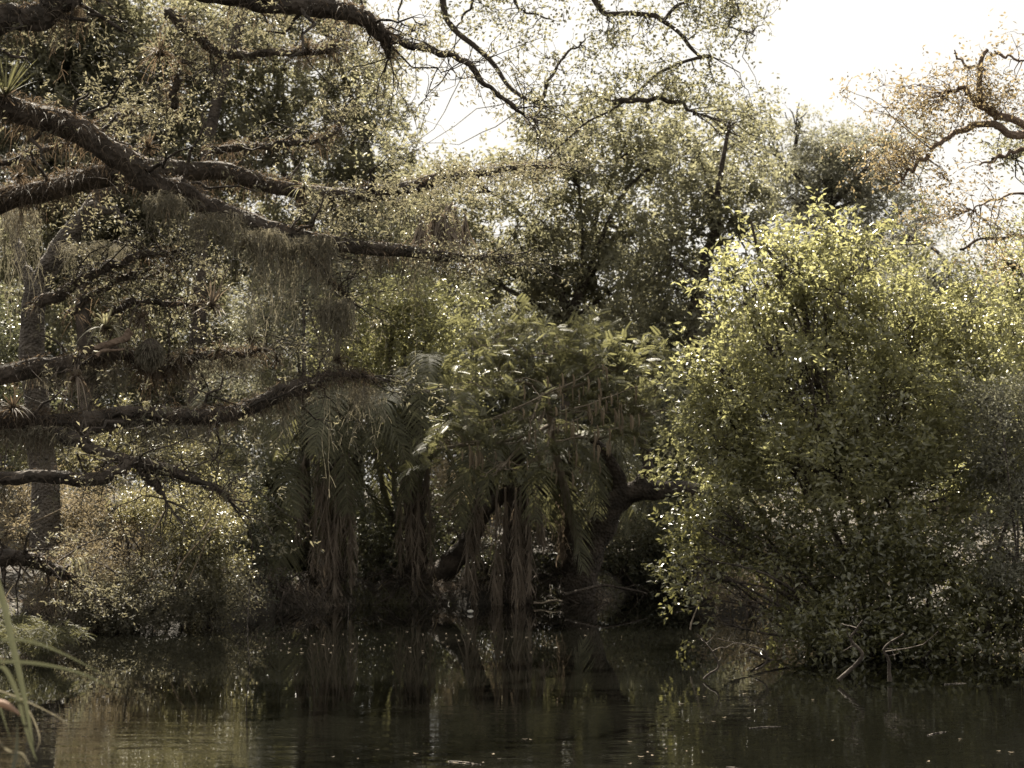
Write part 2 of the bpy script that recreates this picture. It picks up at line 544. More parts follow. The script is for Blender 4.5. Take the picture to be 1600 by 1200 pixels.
# ------------------------------------------------------------------ background trees, one by one
GT = "trees growing on the far bank"
tree('oak_tree', 'tall olive leaved oak filling the upper left behind the big bare limbs', 'tree', (150, 37),
     [(60, 60, 190, 150, 36, 1.9), (240, 110, 170, 140, 37, 1.9), (60, 230, 170, 130, 36, 1.8), (250, 270, 170, 130, 37, 1.8),
      (-120, -120, 150, 100, 36, 2.4), (150, 400, 230, 120, 38, 1.8)], 'olive', r0=0.28, cover=3.7, L=0.165, W=0.056, clump=40, group=GT)
tree('oak_tree', 'tall olive tree with sky sparkling through it left of the white sky gap', 'tree', (470, 38),
     [(430, 90, 130, 120, 38, 1.9, 1.9), (560, 150, 90, 90, 39, 1.4, 1.7), (420, 230, 150, 110, 38, 1.8, 1.9), (560, 270, 110, 110, 39, 1.7, 1.8),
      (480, 380, 190, 110, 39, 1.8), (480, -30, 110, 60, 38, 1.8, 1.5), (640, 330, 90, 90, 40, 1.6, 1.7)], 'olive', r0=0.25, L=0.165, W=0.056, clump=40, group=GT)
tree('oak_tree', 'round topped dark green tree below the meeting point of the thin sky twigs', 'tree', (900, 34),
     [(900, 250, 120, 75, 33, 1.5, 1.9), (980, 215, 100, 60, 33, 1.3, 1.7), (740, 285, 110, 45, 33, 1.2, 1.0), (680, 350, 110, 70, 33, 1.2, 1.8), (1090, 230, 110, 90, 34, 1.4, 1.7), (860, 350, 120, 60, 33, 1.3, 1.2),
      (980, 340, 130, 80, 34, 1.5, 1.3), (800, 430, 170, 90, 34, 1.4, 2.4), (960, 450, 150, 90, 34, 1.5, 2.2)], 'olive', r0=0.15, L=0.14, W=0.055, group=GT)
tree('oak_tree', 'brownish olive tree with a thick dark fork left of the lit yellow bush', 'tree', (1100, 31),
     [(1140, 190, 60, 50, 31, 0.8, 1.1), (1110, 300, 90, 80, 31, 1.1, 1.7), (1160, 360, 70, 80, 31, 1.0, 1.3), (1040, 400, 90, 90, 31, 1.1, 1.6), (1080, 500, 90, 90, 31, 1.0, 1.8), (1010, 540, 100, 80, 31, 1.0, 2.0)],
     'olive', r0=0.16, L=0.14, W=0.055, group=GT, trunk_pts=([(1090, 790), (1085, 640), (1080, 520), (1100, 420), (1120, 350), (1110, 300)], 31))
tree('oak_tree', 'greyish round crowned tree against the white sky above the lit yellow bush', 'tree', (1300, 44),
     [(1290, 270, 90, 60, 44, 2.0, 2.6), (1240, 320, 60, 50, 44, 1.5, 2.0), (1360, 300, 70, 50, 44, 1.5, 2.0), (1300, 240, 55, 35, 44, 1.5, 2.2), (1400, 350, 80, 50, 43, 1.6, 1.0), (1330, 400, 130, 70, 43, 1.8, 2.0),
      (1250, 190, 55, 40, 44, 1.2, 0.7), (1390, 220, 80, 50, 44, 1.2, 0.7), (1200, 230, 30, 40, 44, 1, .7)],
     'grey', r0=0.25, L=0.11, W=0.045, group=GT, trunk_pts=([(1300, 780), (1300, 500), (1305, 380), (1290, 300)], 44))
tree('scrub_tree', 'low grey brown tree on the skyline between the yellow bush and the right edge', 'tree', (1480, 36),
     [(1450, 430, 80, 40, 36, 1.4, 1.2), (1500, 470, 110, 60, 36, 1.4, 2.2), (1560, 520, 90, 80, 36, 1.4, 2.4), (1440, 560, 110, 90, 36, 1.4, 2.4), (1420, 370, 60, 30, 37, 1.0, 0.5), (1540, 640, 120, 110, 36, 1.4, 2.4)],
     'grey', r0=0.16, L=0.09, W=0.04, group=GT)
tree('scrub_tree', 'sunlit yellow green tree cut by the right edge of the picture', 'tree', (1640, 24),
     [(1590, 450, 45, 70, 24, 0.7, 2.0), (1600, 540, 50, 60, 24, 0.7, 1.8), (1660, 480, 70, 110, 24, 1.0, 2.2), (1580, 400, 30, 30, 24, 0.4, 1.0)],
     'yellow', r0=0.12, L=0.07, W=0.035, group=GT)
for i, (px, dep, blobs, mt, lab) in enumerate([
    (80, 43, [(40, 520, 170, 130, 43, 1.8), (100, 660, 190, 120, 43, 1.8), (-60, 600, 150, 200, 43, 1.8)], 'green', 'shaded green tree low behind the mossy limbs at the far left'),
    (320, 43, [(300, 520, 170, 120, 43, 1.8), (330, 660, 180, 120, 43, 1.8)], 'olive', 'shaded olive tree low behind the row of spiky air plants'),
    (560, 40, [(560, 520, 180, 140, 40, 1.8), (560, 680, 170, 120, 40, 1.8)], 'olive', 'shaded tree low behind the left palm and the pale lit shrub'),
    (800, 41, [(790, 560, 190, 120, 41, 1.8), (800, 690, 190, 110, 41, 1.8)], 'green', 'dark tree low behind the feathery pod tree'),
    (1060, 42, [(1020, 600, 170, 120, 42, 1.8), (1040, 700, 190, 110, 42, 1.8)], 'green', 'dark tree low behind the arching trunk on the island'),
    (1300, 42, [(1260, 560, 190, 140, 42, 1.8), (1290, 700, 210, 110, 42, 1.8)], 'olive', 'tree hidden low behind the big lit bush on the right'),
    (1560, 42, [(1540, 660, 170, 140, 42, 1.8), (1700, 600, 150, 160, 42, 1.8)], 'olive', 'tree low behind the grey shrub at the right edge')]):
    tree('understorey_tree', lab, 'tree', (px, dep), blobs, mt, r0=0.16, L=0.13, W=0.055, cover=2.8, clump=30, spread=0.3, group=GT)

tree('oak_tree', 'unseen high canopy added above the picture to shade the palms', 'tree', (300, 36),  # crown added above the frame, out of view, to cast shade on the palms
     [(500, -150, 160, 60, 34, 2.2), (700, -165, 170, 60, 34.5, 2.2), (850, -175, 120, 50, 35, 1.8), (420, -200, 120, 50, 34, 1.5)],
     'olive', r0=0.2, L=0.14, W=0.05, group=GT, trunk_pts=([(300, 790), (310, 500), (330, 200), (420, -100)], 36, 35))
# sparse twiggy tree reaching over the top of the picture
def twig_tree(name, label, lines, leafblobs, mat, bark, L=0.07, W=0.035, depth=20, base=None, group=None, clump=12, spread=0.16, tw=0.007):
    root = P(base[0], 780, base[1])
    T = thing(name, label, 'tree', (root[0], base[1], max(0, float(hgt(root[0], base[1])))), group)
    wood = MB(); crown = MB(); nodes = []
    for pts, r in lines:
        q = limb_path(pts, pts[0][2] if len(pts[0]) > 2 else depth, pts[-1][2] if len(pts[-1]) > 2 else depth, 36, 0.025)
        rr = r * np.linspace(1, 0.4, 36)
        wood.add(*tubes(q[None], rr[None], 7, lump=0.15)); nodes.append(q)
    nodes = np.concatenate(nodes)
    for b in leafblobs:
        area = math.pi * (b[2] / ppm(b[4])) * (b[3] / ppm(b[4]))
        ncl = max(3, int(b[6] * area / (0.5 * L * W) / clump))
        pts, c, r = blob_points(b, ncl, 0.6)
        dj = np.sqrt(((pts[:, None, :] - nodes[None]) ** 2).sum(-1)); j = np.argmin(dj * rng.uniform(.75, 1.6, dj.shape), axis=1)
        k = max(1, len(pts) // 4)
        hub = pts[:k]
        twigs(wood, nodes[j[:k]], hub, tw * 1.4, 7, 0.16, 4)
        if len(pts) > k:
            jj = np.argmin(((pts[k:, None, :] - hub[None]) ** 2).sum(-1), axis=1)
            twigs(wood, hub[jj], pts[k:], tw * 0.8, 5, 0.2, 3)
        leaves_at(crown, pts, clump, spread, L, W, 0.2)
    wood.build("trunk", M[bark], T, smooth=True)
    crown.build("crown", M[mat], T)
    return T

twig_tree('oak_tree', 'sparse twiggy crown hanging from above across the white sky in the top middle',
    [([(-250, -330, 16.5), (100, -380), (450, -260), (700, -120, 24)], 0.13), ([(700, -120, 24), (820, -140), (900, -60), (1000, -110), (1100, -60, 24)], 0.07), ([(700, -120, 24), (770, -60, 24)], .04), ([(700, -120, 24), (640, -60, 24)], .03),
     ([(700, -120), (690, 0), (708, 50), (760, 88), (800, 138), (838, 165), (870, 170)], 0.055),
     ([(770, -60), (735, 10), (708, 50)], 0.03),
     ([(838, 165), (850, 140), (880, 90), (910, 70)], 0.035),
     ([(900, -60), (930, 5), (955, 22), (1010, 20), (1035, 28), (1070, 60), (1092, 86), (1110, 88)], 0.05),
     ([(1110, 88), (1060, 100), (1010, 130), (960, 160), (900, 200), (850, 250)], 0.03),
     ([(960, 160), (1010, 155), (1060, 160), (1085, 180)], 0.05),
     ([(1035, 28), (1080, -10), (1120, -60)], 0.03), ([(1100, -60), (1150, 10), (1140, 40), (1180, 50)], 0.025),
     ([(640, -60), (620, 30), (660, 40)], 0.02), ([(800, -60), (810, 10), (860, 30)], 0.03)],
    [(660, 50, 90, 40, 24, 0.7, 0.29), (780, 30, 120, 45, 24, 0.8, 0.75), (860, 90, 80, 60, 24, 0.7, 0.32), (960, 50, 80, 55, 24, 0.7, 0.89), (1000, 110, 110, 50, 24, 0.7, 0.68),
     (1080, 20, 80, 50, 24, 0.7, 1.09), (1150, 20, 80, 55, 24, 0.7, 0.96), (1130, 70, 70, 30, 24, 0.6, 0.48), (920, 160, 90, 50, 24, 0.7, 0.68), (1060, 140, 120, 50, 24, 0.7, 1.09),
     (840, 180, 60, 60, 24, 0.6, 1.09), (690, 200, 80, 40, 24, 0.6, 0.04), (1180, 170, 40, 30, 24, 0.5, 0.68), (590, 110, 40, 60, 24, 0.5, 0.50), (850, -60, 400, 60, 24, 1.0, 1.09), (1200, 190, 60, 60, 24, .6, 0.36), (620, 230, 60, 60, 24, .5, 0.58), (1200, 260, 50, 50, 24, .5, 0.43)],
    'olive', 'twigdark', L=0.075, W=0.04, depth=24, base=(1120, 27), group=None)
twig_tree('bare_tree', 'reddish barked sparse tree leaning in from the right edge against the white sky',
    [([(1850, 800, 20.5), (1860, 650), (1830, 480), (1760, 330, 19)], 0.13), ([(1830, 480, 19.6), (1760, 340), (1700, 300, 19)], .06), ([(1760, 330, 19), (1700, 320), (1640, 300, 19)], .03),
     ([(1760, 330), (1680, 250), (1600, 200), (1560, 178), (1530, 150), (1535, 110), (1542, 75)], 0.065),
     ([(1560, 185), (1520, 150), (1500, 137), (1480, 150)], 0.045), ([(1600, 212), (1540, 195), (1500, 205), (1470, 222), (1452, 240)], 0.05),
     ([(1535, 110), (1500, 95), (1490, 80)], 0.02), ([(1550, 80), (1580, 88), (1620, 95)], 0.02), ([(1700, 300), (1600, 235), (1570, 240), (1530, 260)], 0.03),
     ([(1452, 240), (1430, 262), (1400, 290)], 0.03), ([(1640, 300), (1560, 310), (1510, 330)], 0.02)],
    [(1450, 170, 100, 55, 19, 0.6, 1.1), (1530, 150, 70, 60, 19, 0.6, 0.9), (1400, 250, 80, 45, 19, 0.6, 1.4), (1490, 330, 110, 60, 19, .6, .5), (1560, 400, 60, 60, 19, .5, .5), (1570, 80, 60, 30, 19, 0.5, 0.3), (1480, 280, 90, 50, 19, 0.6, 0.28), (1360, 150, 60, 40, 19, 0.4, 0.35), (1500, 110, 60, 40, 19, .5, .4), (1570, 150, 50, 50, 19, .5, .9)],
    'rust', 'barkred', L=0.06, W=0.026, depth=19, base=(1850, 20.5), clump=9, spread=0.12, tw=0.005)
twig_tree('overhanging_tree', 'olive leaved boughs reaching in at the right edge under the reddish limb',
    [([(1900, 800, 21), (1890, 600), (1850, 400), (1780, 180, 20)], 0.12), ([(1850, 400, 20.4), (1800, 420), (1760, 420, 20)], .06),
     ([(1780, 180), (1680, 200), (1600, 235), (1550, 250)], 0.05), ([(1760, 420), (1650, 380), (1580, 370), (1500, 385)], 0.04)],
    [(1580, 235, 60, 40, 20, 0.5, 1.3), (1600, 190, 40, 30, 20, 0.4, 0.8), (1540, 375, 60, 22, 20, 0.4, 0.8), (1600, 350, 40, 50, 20, 0.4, 0.8), (1680, 280, 90, 120, 20, 0.8, 1.0)],
    'olive', 'twigdark', L=0.06, W=0.03, depth=20, base=(1900, 21), clump=12, spread=0.12)

# unseen trees added behind the viewer to block sky light from that side
for lab, x0, y0, h0, rr_ in [('unseen tree added to block sky light, to the left behind the viewer', -11, -5, 6.5, 4.4), ('unseen tree added to block sky light, straight behind the viewer', 1, -9, 7.5, 5.5), ('unseen tree added to block sky light, to the right behind the viewer', 11.5, -5, 6.5, 4.4)]:
    T = thing('light_blocker_tree', lab, 'tree', (x0, y0, .3), 'unseen trees added to block light')
    q = catmull([(x0, y0, .1), (x0 + .3, y0, 3), (x0, y0 + .3, h0)], 16)
    MB().add(*tubes(q[None], (.3 * np.linspace(1, .5, 16))[None], 10, lump=.1)).build('trunk', M['bark'], T, smooth=True)
    d = randdir(900) * (rng.uniform(0, 1, 900) ** .4)[:, None] * np.array([rr_, rr_ * .8, rr_ * .85]) + np.array([x0, y0, h0])
    m = MB(); leaves_at(m, d[d[:, 2] > .5], 26, .45, .26, .11); m.build('crown', M['oakleaf'], T)

# ------------------------------------------------------------------ mid distance on the island
tree('lit_shrub', 'pale green sunlit willowy shrub left of centre above the palms', 'shrub', (640, 28),
     [(600, 480, 90, 60, 28, 1.0, 1.8), (680, 500, 65, 60, 28, 0.9, 2.4), (700, 590, 55, 60, 28, 0.9, 2.2), (620, 590, 90, 70, 28, 0.9, 2.0), (540, 560, 80, 80, 28, 0.9, 1.5)],
     'yellow', bark='barkgrey', r0=0.09, L=0.095, W=0.036, stems=4, droop=0.3)
tree('slender_shrub', 'loose olive shrub hanging above the left palm fronds', 'shrub', (500, 27),
     [(470, 450, 100, 80, 27, 0.8, 1.3), (420, 560, 90, 70, 27, 0.8, 1.3), (520, 630, 70, 25, 27, 0.8, .7)],
     'grey', bark='barkgrey', r0=0.07, L=0.095, W=0.03, stems=3, droop=0.3)
PT, ptp = tree('pod_tree', 'feathery leaved pod tree spreading over the palms in the centre', 'tree', (860, 26.5),
     [(860, 540, 120, 45, 24.5, 0.9, 1.6), (960, 570, 110, 50, 24.5, 0.8, 1.5), (780, 590, 90, 45, 24, 0.8, 1.5), (720, 670, 70, 38, 23.5, 0.6, 1.2), (830, 660, 90, 40, 23.5, 0.6, 1.3),
      (930, 640, 100, 50, 24, 0.8, 1.2), (780, 735, 50, 18, 23.2, 0.4, 1.3), (850, 720, 60, 20, 23.4, 0.4, 0.8), (1020, 640, 70, 60, 24.5, 0.8, 1.3), (770, 520, 60, 30, 24.5, 0.7, 1.2), (680, 700, 40, 18, 23.4, 0.4, 1.0)],
     'feather', bark='twig', r0=0.085, L=0.19, W=0.19, tmpl=(PIN_V, PIN_F), leaf_area=0.30, clump=9, spread=0.16, droop=0.15, twigr=0.007, trunk_pts=([(900, 930), (905, 860), (880, 760), (860, 660), (850, 580)], 26.3, 24.5))
# tan twigs and the seed pods
w = MB()
for pts, r in [([(680, 698), (740, 690), (800, 692), (860, 672), (930, 640)], .018), ([(740, 690), (765, 720), (780, 735)], .012), ([(800, 640), (870, 610), (930, 575)], .014),
               ([(850, 720), (838, 690), (850, 640), (830, 600)], .016), ([(870, 690), (920, 680), (985, 668)], .016), ([(720, 690), (700, 650)], .01), ([(900, 640), (960, 620), (1010, 600)], .012)]:
    w.add(*tubes(limb_path(pts, 23.4, 23.6, 20, 0.015)[None], (r * np.linspace(1, .4, 20))[None], 5))
w.build("twig", M['twig'], PT, smooth=True)
podspots = []
for cx, cy, sx, sy, n in [(950, 640, 60, 35, 34), (860, 650, 40, 35, 14), (900, 590, 60, 30, 14), (740, 700, 30, 25, 14), (870, 720, 50, 20, 12), (930, 690, 40, 15, 10)]:
    for k in range(n):
        podspots.append((cx + random.gauss(0, sx * .55), cy + random.gauss(0, sy * .55)))
podmesh = None
for k, (px, py) in enumerate(podspots[:98]):
    a = P(px, py, 23.15 + random.uniform(-.15, .25))
    Lp = random.uniform(.14, .26)
    K = 6
    t = np.linspace(0, 1, K)
    path = np.stack([0.02 * np.sin(t * 3), 0 * t, -Lp * t], -1)
    prof = 0.017 * np.sin(np.pi * np.clip(t * .96 + .04, 0, 1)) ** 0.6 + 0.002
    mb = MB(); v, f, tt = tubes((path + a)[None], prof[None], 6, np.array([random.random()]))
    c0 = a
    yaw = random.uniform(0, 3.1); dv = np.array([math.cos(yaw), math.sin(yaw), 0])
    v = v - ((v - c0) @ dv)[:, None] * dv[None] * 0.6      # flattened pod
    mb.add(v, f, tt).build("seed_pod", M['pod'], PT)

tree('island_shrub', 'shaded green shrub right of the arching trunk on the island', 'shrub', (1080, 28.9),
     [(1040, 690, 60, 45, 27.5, 0.7, 2.0), (1090, 640, 70, 60, 27.5, 0.7, 2.0), (1030, 800, 70, 40, 27.5, 0.7, 1.5), (1060, 730, 50, 30, 27.5, 0.6, 2.0), (1000, 860, 60, 40, 28.8, 0.5, 1.3), (1080, 850, 70, 60, 28.8, 0.7, 1.6)],
     'green', r0=0.05, L=0.065, W=0.03, stems=5)

# ------------------------------------------------------------------ dark trunks on the island
def trunk_tree(name, label, lines, base, mat='bark'):
    root = P(base[0], 780, base[1])
    T = thing(name, label, 'tree', (root[0], base[1], max(0.0, float(hgt(root[0], base[1])))))
    for nm, pts, r, d0, d1, taper in lines:
        q = limb_path(pts, d0, d1, 40, 0.02)
        MB().add(*tubes(q[None], (r * np.linspace(1, taper, 40))[None], 12, lump=0.12)).build(nm, M[mat], T, smooth=True)
    return T

trunk_tree('leaning_tree', 'dark thick trunk arching right over the water at the end of the island',
    [("trunk", [(895, 960), (915, 890), (935, 835), (960, 790), (990, 768), (1040, 765), (1090, 770)], 0.27, 26.2, 25.2, 0.45),
     ("limb", [(958, 795), (968, 760), (950, 715), (925, 685)], 0.14, 25.7, 25.4, 0.5),
     ("limb", [(985, 770), (1010, 740), (1010, 700), (985, 660)], 0.12, 25.5, 25.5, 0.4)], (895, 26.2))
trunk_tree('slanted_tree', 'dark trunk slanting up from the water edge between two palms',
    [("trunk", [(610, 955), (680, 905), (730, 850), (752, 800), (765, 750), (790, 690)], 0.22, 26.2, 27.3, 0.6),
     ("limb", [(752, 800), (800, 770), (850, 765)], 0.12, 26, 26, 0.6)], (610, 26.2))
trunk_tree('grey_tree', 'pale grey rough trunk leaning right behind the mossy limbs at the left',
    [("trunk", [(70, 880), (66, 760), (58, 650), (50, 540), (58, 450), (95, 385), (140, 330), (165, 295), (205, 285)], 0.20, 21.5, 20.5, 0.5),
     ("limb", [(140, 325), (180, 330), (198, 352)], 0.06, 20.5, 20.3, 0.5), ("limb", [(58, 470), (30, 400), (20, 340)], 0.1, 20.8, 21, 0.5)], (70, 21.5), 'barkgrey')

# ------------------------------------------------------------------ palms
def frond(T, a, az, el, length, mat='frond', droop=1.0, nm='frond', width=0.34, pairs=46, limp=0.5, fold=0.3):
    K = 14
    t = np.linspace(0, 1, K)
    h = np.array([math.cos(az), math.sin(az), 0])
    ang = el - droop * (t ** 0.95) * 2.7
    ang = np.maximum(ang, -1.36 - .1 * random.random())
    ds = length / (K - 1)
    pos = np.cumsum(np.vstack([[0, 0, 0], (np.cos(ang[:-1])[:, None] * h[None] + np.sin(ang[:-1])[:, None] * np.array([0, 0, 1])) * ds]), 0) + a
    pos = pos + np.array([-h[1], h[0], 0]) * (0.10 * length * np.sin(t * 2.2) * random.uniform(-1, 1))[:, None]
    mb = MB()
    mb.add(*tubes(pos[None], (0.022 * np.linspace(1, 0.2, K))[None], 5, np.array([0.9])))
    T_ = norm(np.gradient(pos, axis=0))
    side = norm(np.cross(T_, np.array([0, 0, 1.0]) + 0.001)); side = np.where(np.abs(T_[:, 2:3]) > .98, np.array([[-h[1], h[0], 0]]), side)
    u = np.linspace(0.12, 0.99, pairs)
    ctr = np.stack([np.interp(u, t, pos[:, i]) for i in range(3)], -1)
    tg = norm(np.stack([np.interp(u, t, T_[:, i]) for i in range(3)], -1))
    sd_ = norm(np.stack([np.interp(u, t, side[:, i]) for i in range(3)], -1))
    up = np.cross(sd_, tg)
    ln = width * np.sin(np.pi * (0.12 + 0.86 * u)) ** 0.6
    for s in (-1, 1):
        kk = 4
        tt = np.linspace(0, 1, kk)
        jit = rng.normal(size=(pairs, 3)) * 0.10
        d0 = norm(sd_ * s * 0.85 + tg * 0.62 + up * fold + jit)
        pts = ctr[:, None, :] + d0[:, None, :] * (ln[:, None] * tt[None])[..., None]
        pts[..., 2] -= limp * (ln[:, None] * tt[None] ** 2)
        wd = np.stack([np.full(pairs, .016), np.full(pairs, .022), np.full(pairs, .015), np.full(pairs, .002)], 1) * (width / .34)
        nrm = norm(np.cross(d0, up + rng.normal(size=(pairs, 3)) * .15))
        sv = norm(np.cross(d0, np.cross(d0, tg)) + 1e-6)
        mb.add(*ribbons(pts, wd, norm(tg - (tg * d0).sum(-1, keepdims=True) * d0), rng.uniform(0, 1, pairs)))
    return mb.build(nm, M[mat], T)


def skirt_frond(T, a, length, mat='deadfrond', az=0.0, out=0.15, w=0.12):
    """dead frond hanging straight down, its leaflets folded along the stem"""
    K = 12; t = np.linspace(0, 1, K)
    h = np.array([math.cos(az), math.sin(az), 0])
    pos = a + h[None] * (out * np.sin(t * 2.0))[:, None] + np.array([0, 0, -1.0])[None] * (t * length)[:, None]
    pos += np.cumsum(rng.normal(size=(K, 3)) * 0.008, 0)
    mb = MB(); mb.add(*tubes(pos[None], (0.02 * np.linspace(1, .3, K))[None], 5, np.array([.6])))
    n = 95
    u = rng.uniform(0.08, 0.95, n)
    c = np.stack([np.interp(u, t, pos[:, i]) for i in range(3)], -1)
    d = norm(rng.normal(size=(n, 3)) * np.array([.22, .22, .1]) + np.array([0, 0, -1]))
    ln = rng.uniform(.25, .55, n) * np.minimum(1, (1.15 - u) * 2)
    kk = 5; tt = np.linspace(0, 1, kk)
    p = c[:, None, :] + d[:, None, :] * (ln[:, None] * tt[None])[..., None] + rng.normal(size=(n, 3))[:, None, :] * w * .3 * np.sin(tt * 3)[None, :, None]
    wd = 0.018 * np.array([.8, 1, .9, .6, .1])[None] * np.ones((n, 1))
    mb.add(*ribbons(p, wd, norm(rng.normal(size=(n, 3)) * np.array([1, 1, .1])), rng.uniform(0, 1, n)))
    return mb.build('dead_frond', M[mat], T)


def palm(label, px, py_top, py_base, depth, greens, deads, r=0.17, seed=0):
    top = P(px, py_top, depth)
    root = P(px + 6, 780, depth); g = float(hgt(root[0], depth))
    T = thing('palm', label, 'palm', (root[0], depth, max(g, 0)), 'palms on the island')
    K = 30; t = np.linspace(0, 1, K)
    tr = np.array([root[0], depth, g - .1])[None] * (1 - t)[:, None] + top[None] * t[:, None]
    MB().add(*tubes(tr[None], (r * (1 + .12 * np.sin(t * 60)) * np.linspace(1.15, .9, K))[None], 12, lump=.12)).build('trunk', M['bark'], T, smooth=True)
    for az, el, ln in greens:
        frond(T, top + rng.normal(size=3) * .04, math.radians(az), math.radians(el + random.uniform(-12, 22)), ln * random.uniform(1.1, 1.32), droop=random.uniform(.72, 1.12), width=random.uniform(.42, .52))
    for dx, ln, az in deads:
        skirt_frond(T, top + np.array([dx, -r - .38 - random.uniform(0, .25), -.65]), ln, az=math.radians(az), out=random.uniform(.05, .2))
    return T


def ring(n, els, lens, off=0):
    return [(off + 360 * k / n + random.uniform(-9, 9), random.choice(els) + random.uniform(-8, 8), random.uniform(*lens)) for k in range(n)]

palm('palm with long dead fronds hanging to the left of the slanted trunk', 520, 645, 955, 25.9,
     ring(8, [48, 25], (2.0, 2.5)) + [(200, 30, 2.5), (225, 25, 2.3), (250, 35, 2.3), (275, 25, 2.1), (215, 45, 2.6), (170, 35, 2.4), (320, 20, 2.3), (290, 5, 2.0)],
     [(-.32, 1.5, 200), (-.12, 2.0, 240), (.02, 2.3, 270), (.12, 2.45, 300), (.25, 2.2, 320), (.33, 1.8, 340), (-.05, 2.3, 260), (.2, 2.3, 250)])
palm('palm with broad fronds pointing down just right of the left palm', 645, 632, 950, 26.6,
     ring(7, [45, 20], (1.9, 2.3), 10) + [(280, 40, 2.4), (265, 20, 2.2), (250, 35, 2.3), (230, 10, 2.2), (300, 25, 2.2), (210, 30, 2.3)],
     [(.0, 2.3, 280), (.12, 2.5, 300), (-.1, 2.2, 250), (.2, 2.1, 330)])
palm('palm under the pod tree with a dark curtain of hanging dead fronds', 805, 700, 955, 26.0,
     ring(6, [40, 20], (1.8, 2.3), 5) + [(340, 35, 2.5), (310, 40, 2.4), (285, 30, 2.2), (325, 10, 2.1), (250, 30, 2.0)],
     [(-.5, 1.9, 200), (-.55, 1.5, 190), (-.15, 1.9, 250), (.0, 2.0, 270), (.1, 2.0, 280), (.2, 1.7, 300), (.3, .9, 330), (-.28, 1.9, 230)], r=.2)
palm('smaller palm with fronds arching right beside the dark arching trunk', 885, 700, 950, 27.0,
     ring(9, [45, 20], (1.6, 2.2), 20) + [(290, 5, 1.9), (310, 30, 2.0)], [(.1, 1.4, 300), (-.1, 1.2, 270)], r=.13)
palm('low palm in the dark left of the hanging dead fronds', 430, 760, 960, 26.1,
     ring(8, [50, 25], (1.5, 2.0), 20) + [(230, 10, 1.8), (270, 0, 1.7), (200, 20, 1.9)], [(-.1, 1.0, 250)], r=.12)

# ------------------------------------------------------------------ shrubs filling the far bank, both sides of the island
GS = "shrubs along the bank"
shr = [
 ('dark shrub on the far bank in the gap behind the left palm', (470, 30), [(450, 790, 110, 80, 30, .8), (560, 820, 90, 60, 30, .7)], 'green', 1.6),
 ('tan lit dry shrub seen in the gap between two palms', (710, 31), [(700, 800, 60, 50, 31, .6), (720, 760, 70, 50, 32, .6)], 'dry', 2.0),
 ('dry tan shrub glimpsed behind the palm fronds under the pod tree', (900, 31), [(900, 790, 80, 60, 31, .6), (930, 830, 70, 40, 30.5, .6)], 'dry', 1.8),
 ('dusky shrub in the gap right of the arching trunk', (1030, 32), [(1010, 800, 90, 70, 32, .8), (1080, 820, 100, 80, 32, .8)], 'olive', 2.2),
 ('tan grassy shrub low behind the twigs dipping in the water', (1160, 23.2), [(1160, 920, 60, 40, 23.3, .5), (1220, 900, 60, 50, 23.6, .6)], 'dry', 1.6),
 ('dark low shrub behind the island waterline', (600, 29), [(600, 900, 110, 40, 29, .6), (700, 900, 90, 40, 29, .6)], 'green', 1.8),
 ('dark low shrub at the foot of the arching trunk', (960, 28.5), [(980, 890, 60, 35, 28.5, .5), (1040, 900, 60, 35, 29.5, .5)], 'green', 1.8),
]
shr += [
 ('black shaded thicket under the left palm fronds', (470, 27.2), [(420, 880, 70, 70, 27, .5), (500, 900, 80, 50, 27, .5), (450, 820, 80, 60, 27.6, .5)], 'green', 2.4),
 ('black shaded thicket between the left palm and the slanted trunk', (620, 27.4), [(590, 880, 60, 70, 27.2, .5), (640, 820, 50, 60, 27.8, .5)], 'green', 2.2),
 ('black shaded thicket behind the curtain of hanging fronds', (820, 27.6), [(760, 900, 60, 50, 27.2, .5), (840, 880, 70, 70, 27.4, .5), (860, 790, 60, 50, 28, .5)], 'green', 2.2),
 ('low dim scrub on the shore right of the arching trunk', (1000, 28.8), [(990, 850, 60, 50, 28.6, .5), (1050, 880, 60, 45, 28.8, .5)], 'olive', 2.0)]
for lab, base, bl, mt, cv in shr:
    tree('shrub', lab, 'shrub', base, bl, mt, r0=.03, L=.08, W=.034, cover=cv, stems=5, group=GS, clump=24)

# left bank: lit top, dark toward the water
left = [
 ('glossy sunlit shrub on the left bank below the lowest limb', (300, 21.5), [(260, 800, 80, 40, 21.5, .6, 2.0), (330, 810, 60, 60, 21.5, .6, 2.2), (300, 870, 80, 50, 21, .5, 2.2)], 'bright', .05, .022),
 ('straw coloured sunlit scrub at the left edge of the bank', (90, 22), [(60, 820, 110, 40, 22, .6, 1.8), (160, 800, 90, 40, 22, .7, 1.8), (30, 770, 70, 30, 22.5, .6, 1.4)], 'dry', .07, .018),
 ('lush yellow green bush behind the lowest limb on the left', (200, 24.5), [(200, 690, 90, 50, 24.5, .8, 2.0), (120, 720, 90, 50, 24.5, .8, 1.8), (300, 730, 70, 50, 24, .7, 2.0)], 'bright', .07, .03),
 ('dark small leaved shrub overhanging the water on the left bank', (300, 20.8), [(250, 930, 90, 45, 20.6, .5, 2.4), (340, 940, 60, 45, 21.2, .5, 2.4), (180, 960, 70, 35, 20.2, .4, 2.2)], 'oakleaf', .045, .018),
 ('brownish dead scrub behind the curled pale plant', (170, 21), [(170, 880, 90, 50, 21, .5, 1.8), (120, 920, 70, 40, 20.6, .5, 1.6)], 'dry', .05, .014),
 ('green shrub at the dark corner where bank meets the left palm', (380, 23), [(370, 800, 45, 60, 23, .5, 2.0), (390, 880, 40, 60, 23.4, .5, 1.8)], 'green', .055, .026),
 ('shaded shrub at the far left edge under the grey trunk', (-20, 23), [(-10, 560, 60, 90, 24, .6, 2.0), (20, 680, 80, 70, 24, .6, 1.6)], 'green', .06, .028),
]
